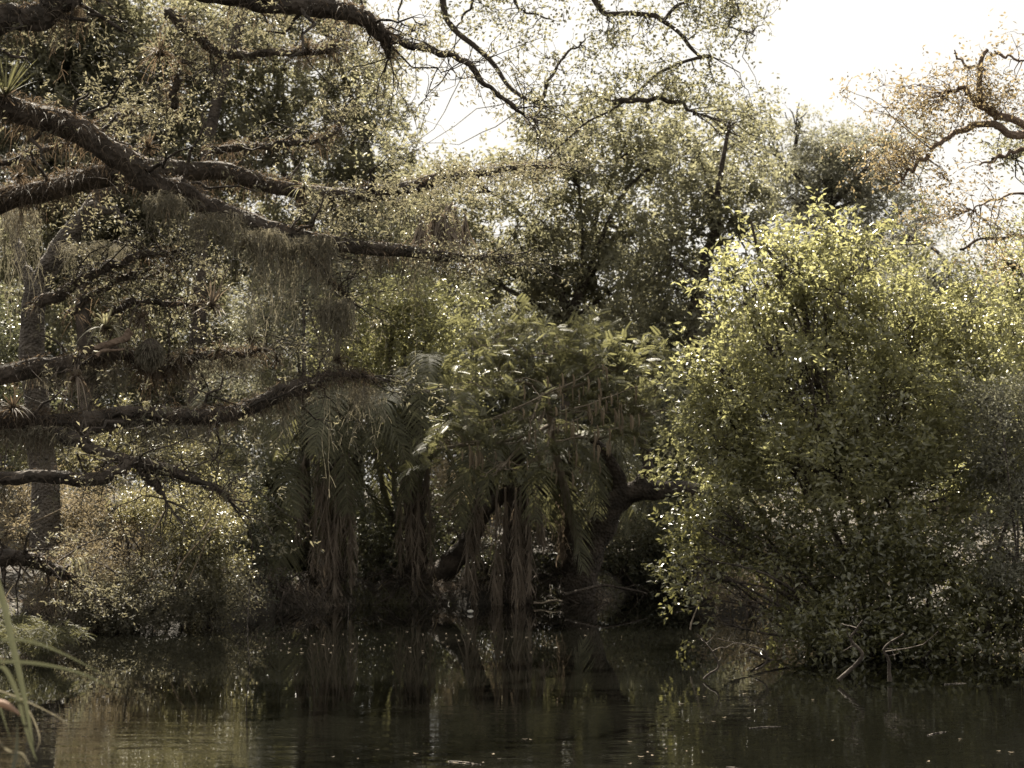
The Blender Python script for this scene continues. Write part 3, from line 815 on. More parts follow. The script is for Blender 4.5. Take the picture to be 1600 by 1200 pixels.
left += [
 ('olive scrub on the right bank, mostly outside the picture past the grey shrub', (1700, 21.5), [(1680, 800, 70, 90, 21.5, .8, 2.0), (1790, 830, 80, 80, 21.5, .8, 2.0), (1900, 800, 90, 100, 22, .9, 2.0)], 'olive', .08, .035)]
for lab, base, bl, mt, L_, W_ in left:
    tree('shrub', lab, 'shrub', base, bl, mt, r0=.02, L=L_, W=W_, stems=7, group=GS, clump=24, spread=.12, twigr=.005, droop=.1)

# ------------------------------------------------------------------ the big bush on the right
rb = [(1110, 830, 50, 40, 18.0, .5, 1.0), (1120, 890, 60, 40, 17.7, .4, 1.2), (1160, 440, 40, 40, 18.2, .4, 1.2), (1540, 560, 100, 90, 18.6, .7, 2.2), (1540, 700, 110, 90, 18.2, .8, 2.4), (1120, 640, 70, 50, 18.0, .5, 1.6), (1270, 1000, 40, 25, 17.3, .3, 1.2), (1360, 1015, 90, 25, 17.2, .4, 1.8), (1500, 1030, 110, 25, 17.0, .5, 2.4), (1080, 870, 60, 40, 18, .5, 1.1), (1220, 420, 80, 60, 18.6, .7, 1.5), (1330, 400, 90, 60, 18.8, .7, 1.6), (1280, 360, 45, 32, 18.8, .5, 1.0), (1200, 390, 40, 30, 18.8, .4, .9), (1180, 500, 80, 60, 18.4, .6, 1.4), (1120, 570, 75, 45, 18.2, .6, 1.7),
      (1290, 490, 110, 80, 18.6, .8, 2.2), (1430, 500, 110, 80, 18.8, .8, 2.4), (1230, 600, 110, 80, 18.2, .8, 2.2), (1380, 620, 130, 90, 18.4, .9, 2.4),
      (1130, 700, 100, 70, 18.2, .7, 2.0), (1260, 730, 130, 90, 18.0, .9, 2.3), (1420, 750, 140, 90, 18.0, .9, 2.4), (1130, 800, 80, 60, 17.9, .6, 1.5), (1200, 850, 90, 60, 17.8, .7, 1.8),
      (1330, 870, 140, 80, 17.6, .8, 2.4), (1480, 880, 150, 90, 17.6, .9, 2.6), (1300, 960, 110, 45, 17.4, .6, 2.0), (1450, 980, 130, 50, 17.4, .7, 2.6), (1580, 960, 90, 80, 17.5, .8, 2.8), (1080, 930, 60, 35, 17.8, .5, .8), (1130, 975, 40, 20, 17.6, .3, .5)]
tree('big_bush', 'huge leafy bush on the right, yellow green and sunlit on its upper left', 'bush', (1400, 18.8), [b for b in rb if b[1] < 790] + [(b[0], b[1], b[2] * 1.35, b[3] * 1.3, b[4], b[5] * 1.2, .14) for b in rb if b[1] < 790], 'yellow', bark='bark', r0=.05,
     L=.085, W=.038, stems=12, clump=30, spread=.17, twigr=.005, subn=8, rough=True, cover=3.0)
tree('grey_shrub', 'dull grey leaved shrub low at the right edge in front of the big bush', 'shrub', (1590, 17.4),
     [(1560, 640, 80, 60, 17.2, .6, 1.8), (1590, 740, 70, 70, 17.2, .6, 2.0), (1570, 850, 60, 70, 17, .6, 1.6)], 'grey', bark='barkgrey', r0=.035, L=.05, W=.022, stems=6, clump=24, spread=.12, twigr=.005)
tree('shaded_bush_base', 'lower half of the big bush trailing into the water, its shade painted as darker leaves', 'bush', (1420, 17.9), [b for b in rb if b[1] >= 790] + [(b[0], b[1], b[2] * 1.3, b[3] * 1.25, b[4] - .2, b[5], .12) for b in rb if b[1] >= 790] + [(1300, 1010, 80, 28, 17.0, .4, 1.8), (1410, 1022, 90, 26, 16.9, .4, 2.2), (1540, 1020, 90, 30, 17, .4, 2.2), (1360, 940, 110, 60, 17, .4, 1.2), (1340, 990, 110, 35, 16.8, .35, 2.0), (1250, 955, 50, 35, 17.2, .35, 1.1), (1100, 900, 60, 45, 17.6, .4, .9)],  # same bush's lower masses; their self-shade is put into a darker leaf colour
     'bushshade', bark='bark', r0=.045, L=.08, W=.036, stems=12, clump=30, spread=.17, twigr=.005, subn=8, rough=True, cover=3.0)
# stems dipping into the water
for lab, pts, r in [
    ('forked dead branch dipping into the water left of the big bush', [(1240, 985), (1215, 950), (1160, 935), (1130, 915)], .014),
    ('thin bent twig standing in the water left of the bush', [(1100, 1060), (1122, 1040), (1108, 1015), (1090, 990)], .012),
    ('dark crooked root standing in the water under the bush', [(1310, 1065), (1345, 1025), (1330, 1000), (1350, 970)], .022),
    ('short dark root arching into the water right of the crooked one', [(1388, 1065), (1390, 1040), (1380, 1015), (1410, 990)], .02),
    ('twig lying across the sunlit water gap', [(1180, 1050), (1200, 1030), (1170, 1010), (1120, 1000)], .010),
    ('pale thin stem leaning over the gap beside the bush', [(1080, 985), (1095, 930), (1110, 890)], .010),
    ('upright slender stem rising from the forked branch', [(1215, 950), (1210, 900), (1205, 860)], .012)]:
    d = 4150.0 / (max(p[1] for p in pts) - 780) if max(p[1] for p in pts) > 1040 else 17.5
    q = limb_path(pts, d, d, 20, .012)
    T = thing('water_branch', lab, 'branch', q[0], 'branches at the foot of the bush')
    MB().add(*tubes(q[None], (r * np.linspace(1, .35, 20))[None], 6, lump=.15)).build('stem', M['twigdark' if 'pale' not in lab else 'twig'], T, smooth=True)
    m2 = MB(); a = q[rng.integers(8, 19, 5)]; twigs(m2, a, a + rng.normal(size=(5, 3)) * .13, r * .4, 5, .2, 3); m2.build('side_twig', M['twigdark' if 'pale' not in lab else 'twig'], T)

# ------------------------------------------------------------------ the big near oak: limbs from off the left edge
oz = P(-330, 780, 16)
OAK = thing('live_oak', 'massive old oak whose bare mossy limbs reach in from the left edge', 'tree', (oz[0], 16, 0.3))
OAKC = {}
tr = catmull([(oz[0], 16, -.2), (oz[0] + .2, 16, 1.5), (oz[0] + .1, 16.1, 3.2), (oz[0] + .5, 16.2, 5.2), (oz[0] + .6, 16.5, 7.5)], 30)
MB().add(*tubes(tr[None], (0.62 * np.linspace(1, .6, 30))[None], 16, lump=.1)).build('trunk', M['bark'], OAK, smooth=True)
LIMBS = []; SPRAY = []
def oaklimb(pts, r, d0, d1, taper=.5, fuzz=1.0, wob=.016):
    q = limb_path(pts, d0, d1, 70, wob)
    rr = r * np.linspace(1, taper, 70) * np.clip((1 - np.linspace(0, 1, 70)) * 5 + .25, 0, 1) ** .6 * (1 + .08 * np.sin(np.linspace(0, 19, 70) + r * 90))
    L_ = MB().add(*tubes(q[None], rr[None], 18, lump=.22)).build('limb', M['bark'], OAK, smooth=True)
    LIMBS.append((q, rr))
    # fringe of small brown air plants and ferns along the top of the limb
    # side twigs with small leaf tufts
    kk = rng.integers(18, 70, 16)
    dd_ = norm(rng.normal(size=(16, 3)) * np.array([1, .7, .8]) + np.array([.5, 0, .15]))
    tw_ = MB(); e = q[kk] + dd_ * rng.uniform(.25, .9, 16)[:, None]
    pth = twigs(tw_, q[kk], e, np.clip(rr[kk] * .22, .008, .03), 7, .22, 5)
    nd = pth[:, 3:].reshape(-1, 3); s2 = nd[rng.integers(0, len(nd), 60)]; e2 = s2 + rng.normal(size=(60, 3)) * .18
    twigs(tw_, s2, e2, .005, 5, .25, 3)
    tip = q[-1:] ; e3 = tip + norm(q[-1:] - q[-6:-5] + rng.normal(size=(7, 3)) * .06) * rng.uniform(.3, .9, 7)[:, None]
    twigs(tw_, np.repeat(tip, 7, 0), e3, max(.008, rr[-1] * .35), 7, .15, 5)
    tw_.build('side_branch', M['bark'], OAK, smooth=True)
    SPRAY.append(np.concatenate([e2[::2], e3, (tip + e3) / 2, e]))
    if fuzz > 0:
        ln = np.linalg.norm(np.diff(q, axis=0), axis=1).sum()
        n = int(950 * ln * fuzz)
        k = rng.integers(0, 70, n)
        dens_ = lambda k: np.clip(np.sin(k * .21 + r * 50) * np.sin(k * .13 + 2), 0, 1)
        dens = .15 + dens_(k)
        k = k[rng.uniform(0, 1, n) < dens + .25]; n = len(k)
        d = norm(rng.normal(size=(n, 3)) * np.array([.8, .8, .7]) + np.array([0, 0, .35]))
        st = q[k] + d * rr[k][:, None] * .9 + rng.normal(size=(n, 3)) * .03
        l = rng.uniform(.04, .15, n) * (1 + .8 * (dens_(k))); tt = np.linspace(0, 1, 4)
        p = st[:, None, :] + d[:, None, :] * (l[:, None] * tt)[..., None]
        p[..., 2] -= (l[:, None] * tt ** 2) * .8
        m = MB(); m.add(*ribbons(p, .009 * np.array([1, .9, .6, .1])[None] * np.ones((n, 1)), randdir(n), rng.uniform(0, 1, n)))
        m.build('air_plant_fringe', M['fuzz'], OAK)
    return q, rr

oaklimb([(-330, 200), (-150, 160), (-30, 160), (40, 178), (130, 207), (190, 245), (235, 288), (290, 296), (340, 330), (420, 360), (500, 376), (600, 388), (680, 398), (760, 402)], .150, 15.5, 17, .42, 1.3)
oaklimb([(-330, 420), (-150, 380), (-20, 322), (60, 300), (150, 276), (250, 268), (350, 268), (430, 292), (510, 306), (600, 300), (680, 284), (760, 268), (860, 262)], .145, 17, 18.5, .35, 1.4)
oaklimb([(-330, 60), (-150, 50), (-20, 32), (60, 22), (130, -20), (240, -70)], .155, 13.5, 14, .5, 1.2)
oaklimb([(180, -80), (300, -25), (420, 2), (520, 14), (572, 30), (600, 58), (608, 90)], .13, 15, 16, .4, .7)
oaklimb([(600, 58), (650, 72), (720, 92), (745, 118), (790, 155), (832, 188)], .045, 16, 16.4, .35, .1)
oaklimb([(-330, 640), (-100, 640), (0, 655), (100, 664), (200, 655), (330, 652), (420, 622), (480, 598), (530, 585), (575, 592)], .14, 15, 16.5, .3, 2.0)
oaklimb([(-330, 760), (-60, 752), (60, 748), (130, 748), (185, 738), (210, 722), (270, 742), (330, 758), (360, 780)], .07, 14.5, 15, .45, .2)
oaklimb([(90, 672), (140, 700), (208, 724), (235, 752), (258, 778)], .06, 15.2, 14.8, .4, .1)
oaklimb([(-330, 560), (-60, 590), (60, 575), (140, 560), (195, 552), (240, 575), (290, 562), (350, 552), (415, 545)], .10, 16, 17, .4, 1.6)
oaklimb([(60, 480), (110, 445), (170, 418), (230, 398), (275, 392)], .06, 17, 17.3, .5, .4)
oaklimb([(110, 490), (160, 450), (215, 425), (275, 420)], .04, 17.2, 17.4, .5, .3)
oaklimb([(170, 490), (215, 475), (270, 474), (310, 480)], .04, 17.2, 17.4, .5, .3)
oaklimb([(260, 20), (310, 60), (345, 82), (420, 85), (500, 80), (530, 65)], .06, 17.5, 18, .5, 1.2)
oaklimb([(270, 170), (275, 130), (283, 95)], .04, 18, 18, .6, .5)
oaklimb([(330, 235), (380, 230), (440, 225), (500, 218), (530, 200)], .045, 18.5, 19, .5, 1.0)
oaklimb([(-60, 270), (40, 245), (120, 215), (170, 180), (210, 175)], .035, 18, 18.5, .5, .6)
oaklimb([(480, 385), (510, 430), (545, 470)], .04, 17, 17, .4, .6)
oaklimb([(-60, 880), (20, 872), (70, 885), (108, 905)], .09, 19.0, 19.2, .7, .4)
mc = MB()
for b in [(-300, -60, 260, 180, 15, 2.5, 1.2), (0, -190, 330, 110, 15, 2.5, 1.5), (400, -170, 250, 90, 16, 2.0, 1.2), (-250, 350, 120, 200, 15, 1.5, 1.2)]:
    area = math.pi * (b[2] / ppm(b[4])) * (b[3] / ppm(b[4]))
    pts, _, _ = blob_points(b, int(b[6] * area / (.5 * .08 * .034) / 30)); leaves_at(mc, pts, 30, .2, .08, .034)
# leafy sprays along the limbs inside the picture
for b in [(560, 320, 120, 40, 17.2, .5, 1.0), (700, 300, 110, 45, 17.5, .6, 1.2), (820, 280, 70, 40, 17.8, .5, 1.2), (720, 410, 100, 35, 16.8, .5, 1.4), (90, 30, 90, 30, 14.5, .5, .9), (330, 60, 130, 45, 17.5, .6, .8), (440, 30, 100, 30, 16, .5, .7), (230, 170, 120, 40, 18, .6, .6), (120, 330, 110, 40, 18, .6, .5), (560, 60, 50, 40, 16, .4, .6)]:
    area = math.pi * (b[2] / ppm(b[4])) * (b[3] / ppm(b[4]))
    pts, _, _ = blob_points(b, int(b[6] * area / (.5 * .06 * .02) / 20)); leaves_at(mc, pts, 20, .12, .06, .02)
leaves_at(mc, np.concatenate(SPRAY), 14, .09, .06, .02)
mc.build('crown', M['oakleaf'], OAK)

# ------------------------------------------------------------------ Spanish moss curtains
def moss(label, x0, x1, py, depth, length, n, curl=.07, mat='moss'):
    a = P((x0 + x1) / 2, py, depth)
    T = thing('spanish_moss', label, 'hanging moss', a, 'hanging moss on the oak')
    n = int(n * .42); fx = rng.uniform(0, 1, n)
    cl = np.round(fx * 7) / 7 + rng.normal(size=n) * .02
    fx = .8 * cl + .2 * fx
    st = np.stack([P(x0 + (x1 - x0) * f, py + random.uniform(-6, 10), depth + random.gauss(0, .12)) for f in fx])
    K = 14; t = np.linspace(0, 1, K)
    ln = length * rng.uniform(.1, 1, n) ** 1.5 * (1 + .35 * np.sin(cl * 23 + py)) * (.6 + .4 * np.sin(cl * 9 + x0))
    p = st[:, None, :] + np.array([0, 0, -1.0])[None, None] * (ln[:, None] * t)[..., None]
    p = p + np.cumsum(rng.normal(size=(n, K, 3)) * np.array([curl, curl, .01]) * .35, 1)
    mm_ = MB(); mm_.add(*ribbons(p, rng.uniform(.006, .013, n)[:, None] * np.linspace(1, .5, K)[None], norm(rng.normal(size=(n, 3)) * np.array([1, 1, .05])), rng.uniform(0, 1, n)))
    # curly side hairs
    m = n * 9
    i = rng.integers(0, n, m); k = rng.integers(1, K, m)
    s = p[i, k]; d = norm(rng.normal(size=(m, 3)) + np.array([0, 0, -.6]))
    l = rng.uniform(.03, .1, m); tt = np.linspace(0, 1, 4)
    pp = s[:, None, :] + d[:, None, :] * (l[:, None] * tt)[..., None]; pp[..., 2] -= l[:, None] * tt ** 2 * .6
    mm_.add(*ribbons(pp, .005 * np.ones((m, 4)), randdir(m), rng.uniform(0, 1, m)))
    mm_.build('strands', M[mat], T)
    return T

moss('long thick moss curtain hanging in the middle under the main limb', 380, 440, 362, 16.2, 1.3, 420)
moss('wide moss veil right of the longest curtain under the main limb', 440, 520, 372, 16.4, 1.4, 480)
moss('moss column hanging down past the broken branch stub', 500, 548, 470, 16.4, 1.9, 420, .045)
moss('thin moss strands hanging in front of the left palm crown', 548, 580, 600, 16.6, .7, 160)
moss('short dark moss tuft under the crossing of the two big limbs', 232, 285, 305, 15.8, .45, 260)
moss('moss hanging below the main limb left of the curtain', 290, 380, 335, 16.0, .8, 330)
moss('ragged moss draped from the lower limb onto the palm fronds', 390, 470, 615, 16.2, .6, 260)
moss('moss fringe hanging from the lower limb over the lit bush', 200, 330, 665, 15.6, .35, 330)
moss('dark moss under the lower limb at the left edge', -10, 110, 670, 15.3, .5, 330)
moss('moss strands hanging from the gnarled branch above the lower limb', 60, 200, 575, 16.3, .5, 330)
moss('moss strands below the air plants in the centre left', 250, 400, 560, 16.8, .45, 330)
moss('brown moss clump below the top left limb', 85, 120, 10, 14, .6, 160, .06, 'fuzz')
moss('faint moss behind the main limb near the hanging dead frond', 560, 660, 395, 17.2, .9, 260)
moss('grey moss drapery on the shaded left behind the grey trunk', 0, 60, 330, 19.5, 1.6, 300)
moss('grey moss drapery between the grey trunk and the thin arching branches', 100, 200, 380, 19.5, .9, 300)

# ------------------------------------------------------------------ bromeliads and other air plants
def brom(label, px, py, depth, size, n=26, mat='brom', name='bromeliad', droop=1.0, cat='air plant', wd=.02, group='air plants on the limbs', up=.35):
    a = P(px, py, depth)
    T = thing(name, label, cat, a, group)
    az = rng.uniform(0, 2 * np.pi, n); el = rng.uniform(up - .3, 1.45, n)
    d = np.stack([np.cos(az) * np.cos(el), np.sin(az) * np.cos(el), np.sin(el)], -1)
    l = size * rng.uniform(.7, 1.1, n); K = 7; t = np.linspace(0, 1, K)
    p = a[None, None] + d[:, None, :] * (l[:, None] * t)[..., None]
    p[..., 2] -= droop * l[:, None] * (t ** 2.2)[None] * rng.uniform(.4, 1.1, n)[:, None] * np.cos(el)[:, None]
    w = wd * np.array([1.1, 1.2, 1.1, .95, .75, .45, .05])[None] * rng.uniform(.8, 1.2, n)[:, None]
    sd2 = norm(np.cross(d, np.array([0, 0, 1.0])) + rng.normal(size=(n, 3)) * .2)
    MB().add(*ribbons(p, w, sd2, rng.uniform(0, 1, n))).build('leaf_rosette', M[mat], T)
    # dark matted base
    m = 60; dd = norm(rng.normal(size=(m, 3)) + np.array([0, 0, -.5])); tt = np.linspace(0, 1, 4); ll = rng.uniform(.05, .14, m)
    pp = a[None, None] + dd[:, None, :] * (ll[:, None] * tt)[..., None]
    MB().add(*ribbons(pp, .01 * np.ones((m, 4)), randdir(m), rng.uniform(0, 1, m))).build('root_mat', M['fuzz'], T)
    return T

brom('pale grey air plant with drooping leaves, brightest and leftmost of the row', 165, 512, 15.9, .30, 34, wd=.026, droop=1.6)
brom('large brown spiky air plant with a bare flower stalk', 332, 478, 16.3, .36, 30, mat='deadfrond', wd=.022, up=.1, droop=.5)
brom('spiky pale air plant on the end of the gnarled branch', 392, 528, 16.3, .30, 34, wd=.014, up=.1, droop=.4)
brom('small tufted air plant on the gnarled branch left of the spiky pale one', 340, 548, 16.4, .16, 30, wd=.010)
brom('bushy grey tuft right of the round moss covered burl', 285, 556, 16.3, .22, 40, mat='moss', wd=.010)
brom('upright narrow tuft right of the spiky pale air plant', 432, 560, 16.6, .28, 26, mat='moss', wd=.010, up=.8)
brom('drooping brown tuft hanging below the gnarled branch at left', 118, 590, 15.8, .28, 26, mat='deadfrond', droop=3, wd=.016)
brom('brown tuft sitting on the main limb above the limb crossing', 232, 232, 16.2, .24, 40, mat='fuzz', wd=.012, up=.6)
brom('brownish bushy air plant high on a thin upper limb', 250, 85, 17.6, .34, 90, mat='fuzz', wd=.012, up=.1)
brom('air plant clump at the end of the thin upper limb', 478, 75, 17.8, .22, 50, mat='fuzz', wd=.012)
brom('tuft on the second big limb near the sky sparkle', 475, 292, 17.4, .26, 40, mat='brom', wd=.012, up=.3)
brom('dry tuft at the left end of the lower mossy limb', 20, 640, 15.1, .26, 60, mat='fuzz', wd=.014)
brom('tuft above the dark moss on the second limb', 30, 275, 16.8, .14, 40, mat='fuzz', wd=.012)
brom('brown nest like tuft above the round burl', 222, 500, 16.1, .24, 90, mat='fuzz', wd=.010, up=.0, droop=1.6)
brom('tuft hugging the broken stub in the moss column', 528, 562, 16.3, .10, 30, mat='fuzz', wd=.01)
# flower stalk
a0 = P(335, 470, 16.3)
st = limb_path([(340, 470), (347, 440), (358, 420), (366, 412)], 16.3, 16.3, 14, .004)
T = [o for o in bpy.data.objects if o.get('label', '').startswith('large brown spiky')][0]
MB().add(*tubes(st[None], (.010 * np.linspace(1, .5, 14))[None], 5, np.array([.9]))).build('flower_stalk', M['twig'], T)
# round moss burl and the peeling broken branch stub
bz = P(235, 548, 16.0)
T = thing('tree_burl', 'round mossy burl on the gnarled branch', 'burl', bz)
u, v = np.meshgrid(np.linspace(0, np.pi, 16), np.linspace(0, 2 * np.pi, 25)[:-1], indexing='ij')
rad = .115 * (1 + .08 * np.sin(u * 5 + 1) * np.sin(v * 4))
bv = np.stack([np.sin(u) * np.cos(v) * rad, np.sin(u) * np.sin(v) * rad, np.cos(u) * rad * 1.05], -1).reshape(-1, 3) + bz
bf = np.array([[i * 24 + j, i * 24 + (j + 1) % 24, (i + 1) * 24 + (j + 1) % 24, (i + 1) * 24 + j] for i in range(15) for j in range(24)])
MB().add(bv, bf).build('burl_wood', M['bark'], T, smooth=True)
m = 1500; d = randdir(m); tt = np.linspace(0, 1, 4); l = rng.uniform(.02, .06, m)
pp = bz[None, None] + d[:, None, :] * (.105 + l[:, None] * tt)[..., None]; pp[..., 2] -= l[:, None] * tt ** 2
MB().add(*ribbons(pp, .007 * np.ones((m, 4)), randdir(m), rng.uniform(0, 1, m))).build('moss_coat', M['moss'], T)
q = limb_path([(145, 545), (165, 540), (190, 530), (203, 518)], 15.7, 15.9, 20, .008)
T = thing('dead_branch', 'peeling reddish dead branch stub below the brightest air plant', 'branch', q[0])
MB().add(*tubes(q[None], (.045 * np.linspace(.6, 1, 20))[None], 8, lump=.2)).build('stub', M['barkred'], T, smooth=True)
q = limb_path([(150, 556), (160, 548), (175, 548), (195, 545)], 15.6, 15.8, 14, .006)
MB().add(*tubes(q[None], (.02 * np.linspace(1, .6, 14))[None], 6, lump=.2)).build('splinter', M['barkred'], T, smooth=True)

# hanging dead palm-like frond in the canopy
a = P(690, 322, 20)
T = thing('hanging_dead_fronds', 'bunch of withered fronds hanging in the canopy under the sky gap', 'dead fronds', a)
for k in range(9):
    skirt_frond(T, a + np.array([random.uniform(-.22, .3), random.uniform(-.1, .1), random.uniform(-.05, .05)]), random.uniform(.35, .55), az=random.uniform(0, 6.3), out=random.uniform(.05, .15), w=.05)

# bright green tuft at the left edge on the main limb (young fern)
brom('dark green fern like tuft standing on the main limb at the left edge', 8, 150, 15.6, .55, 30, mat='frond', name='fern', wd=.02, up=.9, droop=.2, cat='fern', group=None)

# ------------------------------------------------------------------ left bank details
a = P(115, 885, 19.2)
T = thing('curled_plant', 'pale strappy plant curling over beside the log on the left bank', 'plant', a)
n = 18; az = rng.uniform(0, 2 * np.pi, n); l = rng.uniform(.3, .45, n); K = 10; t = np.linspace(0, 1, K)
p = a[None, None] + np.stack([np.cos(az)[:, None] * (l[:, None] * .55 * t), np.sin(az)[:, None] * (l[:, None] * .55 * t), l[:, None] * (1.5 * t - 2.3 * t ** 2)], -1)
MB().add(*ribbons(p, .022 * np.linspace(1, .2, K)[None] * np.ones((n, 1)), norm(np.stack([-np.sin(az), np.cos(az), 0 * az], -1)), rng.uniform(0, 1, n))).build('leaf', M['brom'], T)
for i, (lab, pts) in enumerate([
    ('pale dry cane crossing the left bank, longest of the leaning canes', [(268, 912), (290, 870), (318, 838), (345, 820)]),
    ('pale dry cane parallel to and right of the longest cane', [(288, 925), (305, 885), (318, 850), (330, 835)]),
    ('bright short cane stub low on the left bank', [(232, 909), (240, 903), (248, 897)]),
    ('shiny thin cane poking up through the glossy shrub', [(240, 832), (252, 808), (265, 785)]),
    ('shiny cane in the glossy shrub nearest the palms', [(318, 830), (325, 812), (330, 798)]),
    ('bright bare stick lying along the straw coloured scrub', [(15, 830), (50, 815), (90, 798), (135, 778)]),
    ('dull cane leaning right below the bright stub', [(198, 918), (230, 895), (262, 880)]),
    ('upright dry cane behind the bright stub', [(236, 900), (238, 880), (237, 858)])]):
    q = limb_path(pts, 20.3, 20.5, 14, .01)
    T = thing('dry_cane', lab, 'cane', q[0], 'dry canes on the left bank')
    MB().add(*tubes(q[None], (.011 * np.linspace(1, .5, 14))[None], 5, np.array([.9]))).build('stem', M['pod'], T, smooth=True)
# fine leaved fern mounds at far left by the water
for lab, (px, py, dd) in [('dark feathery mound of fine foliage at the water edge, bottom left', (60, 985, 16.5)), ('second dark feathery mound lower left behind the reeds', (-20, 950, 17.5))]:
    a = P(px, py, dd); a[2] = max(.05, a[2] - .3)
    T = thing('feathery_mound', lab, 'plant', (a[0], a[1], 0), 'feathery mounds')
    n = 60
    az = rng.uniform(0, 2 * np.pi, n)
    for kx in range(3):
        pass
    mb = MB()
    for k in range(46):
        z0 = np.array([a[0] + random.gauss(0, .08), a[1] + random.gauss(0, .12), 0.02])
        azk = random.uniform(0, 6.28); L_ = random.uniform(.55, .9); K = 10; t = np.linspace(0, 1, K)
        ps = z0 + np.stack([math.cos(azk) * L_ * .62 * t, math.sin(azk) * L_ * .62 * t, L_ * (1.3 * t - 1.0 * t ** 2)], -1)
        mb.add(*tubes(ps[None], (.005 * np.linspace(1, .4, K))[None], 3))
        nn = 70; u = rng.uniform(.1, 1, nn); c = np.stack([np.interp(u, t, ps[:, i]) for i in range(3)], -1)
        d = norm(rng.normal(size=(nn, 3)) * np.array([1, 1, .5]) + np.array([math.cos(azk), math.sin(azk), .2]) * .7); tt = np.linspace(0, 1, 3); l = rng.uniform(.05, .12, nn)
        pp = c[:, None, :] + d[:, None, :] * (l[:, None] * tt)[..., None]; pp[..., 2] -= l[:, None] * tt ** 2 * .4
        mb.add(*ribbons(pp, .006 * np.ones((nn, 3)), randdir(nn), rng.uniform(0, 1, nn)))
    mb.build('fronds', M['frond'], T)

# near reeds at the bottom left corner
RD = [('broad reed blade leaning right across the left edge, widest of all', [(-14, 880), (5, 940), (18, 1000), (32, 1060), (44, 1120), (52, 1170), (58, 1190)], .017, 4.9, 'blade'),
      ('upper arching reed blade bending over the water', [(-60, 1010), (0, 1000), (50, 1003), (100, 1022), (145, 1045), (178, 1062)], .0075, 4.8, 'blade'),
      ('lower arching reed blade bending over the water', [(-60, 1040), (0, 1034), (60, 1037), (120, 1050), (160, 1067), (186, 1082)], .0085, 4.7, 'blade'),
      ('bent reed blade dropping steeply from a kink at the left edge', [(-20, 1050), (5, 1043), (25, 1080), (38, 1130), (50, 1170), (58, 1190)], .011, 4.6, 'blade'),
      ('thin upright reed stalk at the bottom left corner', [(18, 1215), (26, 1170), (27, 1120)], .010, 4.6, 'blade'),
      ('thin grey reed stem trailing right at the bottom left', [(-10, 1075), (40, 1095), (90, 1120), (118, 1140)], .0035, 5.2, 'moss'),
      ('wavy grey stem low at the bottom left corner', [(-10, 1150), (12, 1172), (35, 1178), (50, 1205)], .0045, 4.5, 'moss'),
      ('slim dark reed blade behind the broad one', [(-8, 1080), (5, 1120), (18, 1160)], .004, 4.8, 'blade'),
      ('faint drooping reed tip right of the broad blade', [(40, 1100), (55, 1130), (62, 1155), (56, 1175)], .003, 5.0, 'moss')]
for lab, pts, hw, dd, mt in RD:
    full = limb_path(pts, dd, dd + .1, 40, 0)
    T = thing('reed', lab, 'reed', full[0], 'reeds at the near corner')
    K = len(full); t = np.linspace(0, 1, K)
    wprof = hw * 1.2 * (np.minimum(1, (1 - t) * 1.6 + .04)) * (np.minimum(1, t * 5 + .6))
    side = norm(np.cross(norm(full[-1:] - full[:1]), np.array([[0.0, 1.0, .15]])))
    m = MB(); nrm = norm(np.cross(norm(full[-1:] - full[:1]), side))
    mid = full + nrm * hw * .35
    m.add(*ribbons(np.stack([full + side * wprof[:, None] * .25]), (wprof * .5)[None], side, np.array([.8])))
    m.add(*ribbons(np.stack([full - side * wprof[:, None] * .25 + nrm * .0006]), (wprof * .5)[None], side, np.array([.35])))
    m.build('blade', M[mt], T)
a = P(12, 1104, 4.6)
q = limb_path([(-10, 1098), (5, 1100), (20, 1108), (32, 1118)], 4.6, 4.6, 12, 0)
T = thing('withered_reed_tip', 'pinkish withered reed tip at the left edge', 'reed tip', q[0])
MB().add(*tubes(q[None], (.010 * np.array([.6, 1, 1.1, 1.2, 1.2, 1.1, 1, .8, .6, .4, .25, .1]))[None], 6, np.array([.6]))).build('tip', M['petal'], T, smooth=True)

# ------------------------------------------------------------------ floating leaves, drifting twigs, stone, litter
for i, (px, py) in enumerate([(440, 1014), (452, 1017), (470, 1012), (560, 1003), (585, 1012), (595, 1009), (600, 1015), (620, 1002), (735, 997), (738, 1004), (675, 1006), (700, 1008), (768, 985), (800, 993),
        (908, 980), (918, 981), (915, 991), (1012, 1170), (820, 1150), (830, 1151), (700, 1185), (712, 1186), (725, 1187), (740, 1188), (755, 1186), (770, 1173), (650, 1172), (520, 1177), (560, 1180), (590, 1166), (780, 1180), (1020, 1175), (1040, 1165), (1560, 1168), (1580, 1170), (1450, 1184), (1300, 1152), (1270, 1090), (1500, 1150), (310, 1005), (640, 1010)] + [(400 + 480 * random.random() ** 1.2, 985 + 34 * random.random()) for _ in range(45)] + [(960 + 240 * random.random(), 1060 + 130 * random.random()) for _ in range(12)]):
    dd = 4150.0 / (py - 780)
    a = P(px, py, dd); a[2] = .006
    n = 8; ang = np.linspace(0, 2 * np.pi, n, endpoint=False); yaw = random.uniform(0, 6.28); s = random.uniform(.012, .024)
    x = np.cos(ang) * s; y = np.sin(ang) * s * .45; zc = .008 * np.cos(ang * 2)
    v = np.stack([x * math.cos(yaw) - y * math.sin(yaw), x * math.sin(yaw) + y * math.cos(yaw), zc * .3 + .001], -1)
    v = np.vstack([v, [[0, 0, .0]]]) + a
    f = [[k, (k + 1) % n, 8] for k in range(n)]
    o = MB().add(v - a, f, random.random()).build('floating_leaf', M['litter']); o.location = a
    tag(o, 'small dry leaf floating flat on the dark water', 'floating leaf', 'leaves floating on the pond')
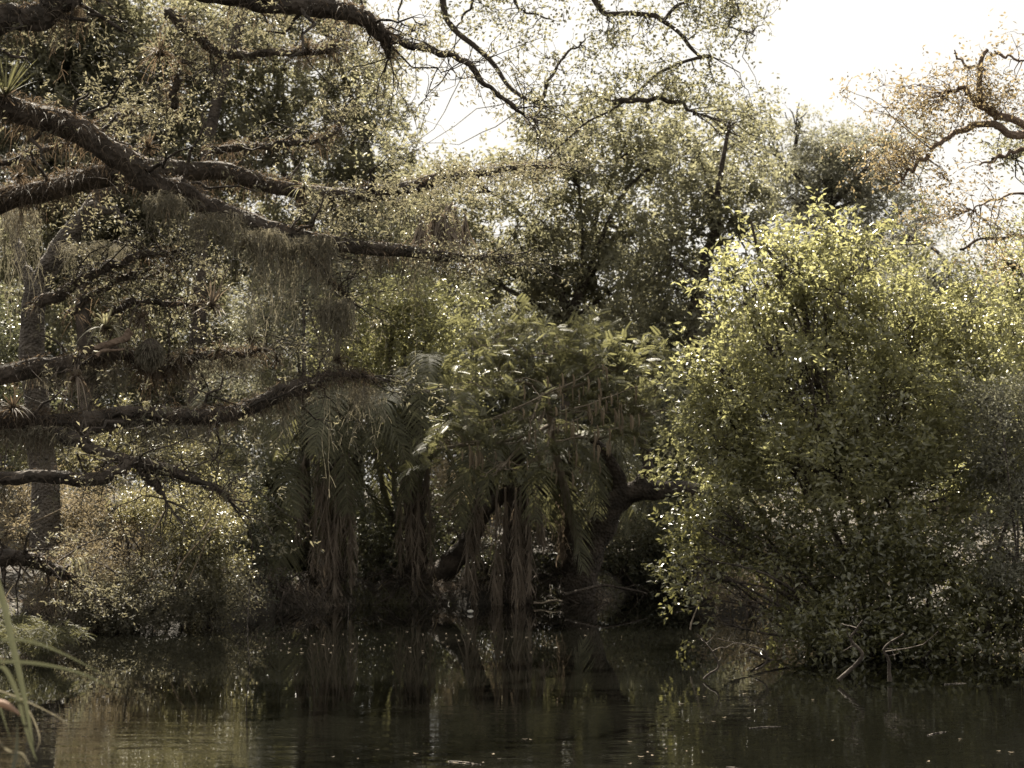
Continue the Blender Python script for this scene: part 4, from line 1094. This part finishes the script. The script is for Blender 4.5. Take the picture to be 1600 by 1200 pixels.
for lab, x0, y0, x1, y1 in [('pale stick floating in the lower right water, the long one', 1448, 1144, 1478, 1138), ('pale stick floating at the bottom edge right of centre', 1470, 1196, 1500, 1200), ('thin stick floating just under the bush reflection', 1475, 1066, 1510, 1064),
                        ('pale stick floating at the bottom in the centre', 700, 1183, 752, 1188), ('thin stick floating on the lit water below the bush', 1170, 1133, 1220, 1130), ('short pale stick floating on the lit water near the bottom', 1135, 1192, 1165, 1196)]:
    a = P(x0, y0, 4150. / (y0 - 780)); b = P(x1, y1, 4150. / (y1 - 780)); a[2] = b[2] = .0
    q = catmull([a, (a + b) / 2 + np.array([0, .02, .003]), b], 8)
    T = thing('floating_stick', lab, 'stick', a, 'sticks floating on the pond')
    MB().add(*tubes(q[None], (.006 * np.linspace(1, .6, 8))[None], 5)).build('stick', M['barkgrey'], T)
a = P(735, 952, 4150 / (957 - 780.)); a[2] = .03
u, v = np.meshgrid(np.linspace(0, np.pi, 9), np.linspace(0, 2 * np.pi, 13)[:-1], indexing='ij')
bv = np.stack([np.sin(u) * np.cos(v) * .042, np.sin(u) * np.sin(v) * .035, np.cos(u) * .028], -1).reshape(-1, 3) * (1 + .12 * rng.normal(size=(108, 1)))
bf = np.array([[i * 12 + j, i * 12 + (j + 1) % 12, (i + 1) * 12 + (j + 1) % 12, (i + 1) * 12 + j] for i in range(8) for j in range(12)])
o = MB().add(bv, bf).build('stone', M['stone']); o.location = a
tag(o, 'small pale stone at the island waterline', 'stone')
for lab, pts, r in [('pale driftwood stick at the right tip of the island', [(835, 945), (860, 940), (880, 942)], .02), ('dark fallen branch on the island shore left of the palms', [(390, 972), (430, 955), (480, 958), (530, 962)], .03),
                    ('dark debris branch on the shore below the arching trunk', [(880, 930), (930, 915), (970, 920), (1010, 930)], .03)]:
    q = limb_path(pts, 25.0, 25.2, 14, .02)
    T = thing('driftwood', lab, 'driftwood', q[0], 'driftwood on the island shore')
    MB().add(*tubes(q[None], (r * np.linspace(1, .5, 14))[None], 6, lump=.2)).build('wood', M['twig' if 'pale' in lab else 'bark'], T, smooth=True)
    m2 = MB(); aa = q[rng.integers(2, 13, 12)]; twigs(m2, aa, aa + rng.normal(size=(12, 3)) * np.array([.4, .2, .15]), .006, 5, .2, 3); m2.build('side_twig', M['twigdark'], T)
for lab, pts in [('long thin vine hanging straight to the water below the left palm', [(545, 940), (543, 980), (544, 1000)]), ('thin upright stem standing in the water left of the palms', [(386, 915), (388, 960), (389, 1040)]), ]:
    q = limb_path(pts, 4150 / (max(1000, pts[-1][1]) - 780.), None, 14, .01)
    T = thing('hanging_vine' if 'vine' in lab else 'standing_stick', lab, 'vine' if 'vine' in lab else 'stick', q[0], None)
    MB().add(*tubes(q[None], (.006 * np.linspace(1, .8, 14))[None], 5)).build('stem', M['barkgrey'], T)

SH = [('dark root fan reaching into the water below the left palm', -3.0), ('dark root fan at the foot of the slanted trunk', -1.75), ('dark root fan under the hanging frond curtain', -.35), ('dark root fan in front of the arching trunk', .75), ('dark root fan at the left tip of the island', -3.55), ('root fan in the cove right of the arching trunk', 1.9)]
for lab, x0 in SH:
    y0 = float(np.interp(x0, SHX, SHY)) + .55
    T = thing('exposed_roots', lab, 'roots', (x0, y0, .15), 'roots along the island shore')
    m = MB(); n = 26
    e = np.stack([x0 + rng.normal(size=n) * .55, y0 - rng.uniform(.3, 1.1, n), -.12 + 0 * rng.uniform(0, 1, n)], -1)
    st_ = np.stack([x0 + rng.normal(size=n) * .2, y0 + rng.normal(size=n) * .1, hgt(np.full(n, x0), np.full(n, y0)) + rng.uniform(.02, .3, n)], -1)
    twigs(m, st_, e, rng.uniform(.008, .024, n), 8, .22, 5); m.build('root', M['bark'], T, smooth=True)
for i, (lab, x0, w_) in enumerate([('low dark sedge clump hanging over the water at the island tip', -3.4, .5), ('low dark sedge clump between the first two palms', -2.2, .5), ('low dark sedge clump right of the slanted trunk base', -.9, .45), ('low dark sedge clump under the right palms', .3, .5), ('low dark sedge clump at the right end of the island', 1.25, .45),
        ('sedge clump in front of the mud bank beside the cove', 1.6, .5), ('sedge clump on the cove shore', 2.5, .5), ('sedge clump at the left bank corner', -4.1, .5), ('sedge clump under the dark left shrub', -5.6, .6), ('sedge clump on the far left shore', -7.2, .7)]):
    y0 = float(np.interp(x0, SHX, SHY)) + .35
    T = thing('sedge', lab, 'sedge', (x0, y0, .1), 'sedge clumps along the shore')
    n = 420; c = np.stack([x0 + rng.normal(size=n) * w_, y0 + rng.normal(size=n) * .18, np.zeros(n)], -1); c[:, 2] = hgt(c[:, 0], c[:, 1])
    c = c[c[:, 2] > -.1]; n = len(c); K = 6; t = np.linspace(0, 1, K)
    d = norm(rng.normal(size=(n, 3)) * np.array([.6, .5, .1]) + np.array([0, -.45, .9])); l = rng.uniform(.2, .6, n)
    p = c[:, None, :] + d[:, None, :] * (l[:, None] * t)[..., None]; p[..., 2] -= (l[:, None] * t ** 2) * 1.0
    MB().add(*ribbons(p, .012 * np.linspace(1, .15, K)[None] * np.ones((n, 1)), norm(rng.normal(size=(n, 3)) * np.array([1, 1, .2])), rng.uniform(0, 1, n))).build('leaf_blades', M['frond' if i % 2 else 'deadfrond'], T)

# ground litter and ground cover
n = 60000
x = rng.uniform(-16, 18, n); y = rng.uniform(19, 38, n); z = hgt(x, y)
k = z > .03; x, y, z = x[k], y[k], z[k]; n = len(x)
xx, yy, zz = frames(n); zz = norm(zz * .5 + np.array([0, 0, 1.])); yy = norm(np.cross(zz, xx)); xx = np.cross(yy, zz)
mb = MB(); mb.add(*scatter(LEAF_V, LEAF_F, np.stack([x, y, z + .012], -1), xx, yy, zz, rng.uniform(.05, .1, n), rng.uniform(.02, .05, n), rng.uniform(0, .8, n)))
tag(mb.build('leaf_litter', M['duff']), 'brown fallen leaves covering the soil of the banks', 'leaf litter', kind='stuff')
n = 26000
x = rng.uniform(-18, 20, n); y = rng.uniform(19, 48, n); z = hgt(x, y)
dn = np.sin(x * 1.3) * np.sin(y * 1.1 + 1) + rng.uniform(-.6, .9, n)
k = (z > .12) & (dn > 0); x, y, z = x[k], y[k], z[k]; n = len(x)
d = norm(rng.normal(size=(n, 3)) * np.array([.5, .5, .2]) + np.array([0, 0, 1.])); l = rng.uniform(.15, .6, n); K = 4; t = np.linspace(0, 1, K)
p = np.stack([x, y, z], -1)[:, None, :] + d[:, None, :] * (l[:, None] * t)[..., None]; p[..., 2] -= l[:, None] * t ** 2 * .35
mb = MB(); mb.add(*ribbons(p, .014 * np.array([1, .9, .6, .1])[None] * np.ones((n, 1)), randdir(n) * np.array([1, 1, .1]), rng.uniform(0, 1, n)))
tag(mb.build('grass', M['dry']), 'dry tan grass growing over the far bank', 'grass', kind='stuff')

print('LEAVES', NLEAF[0])
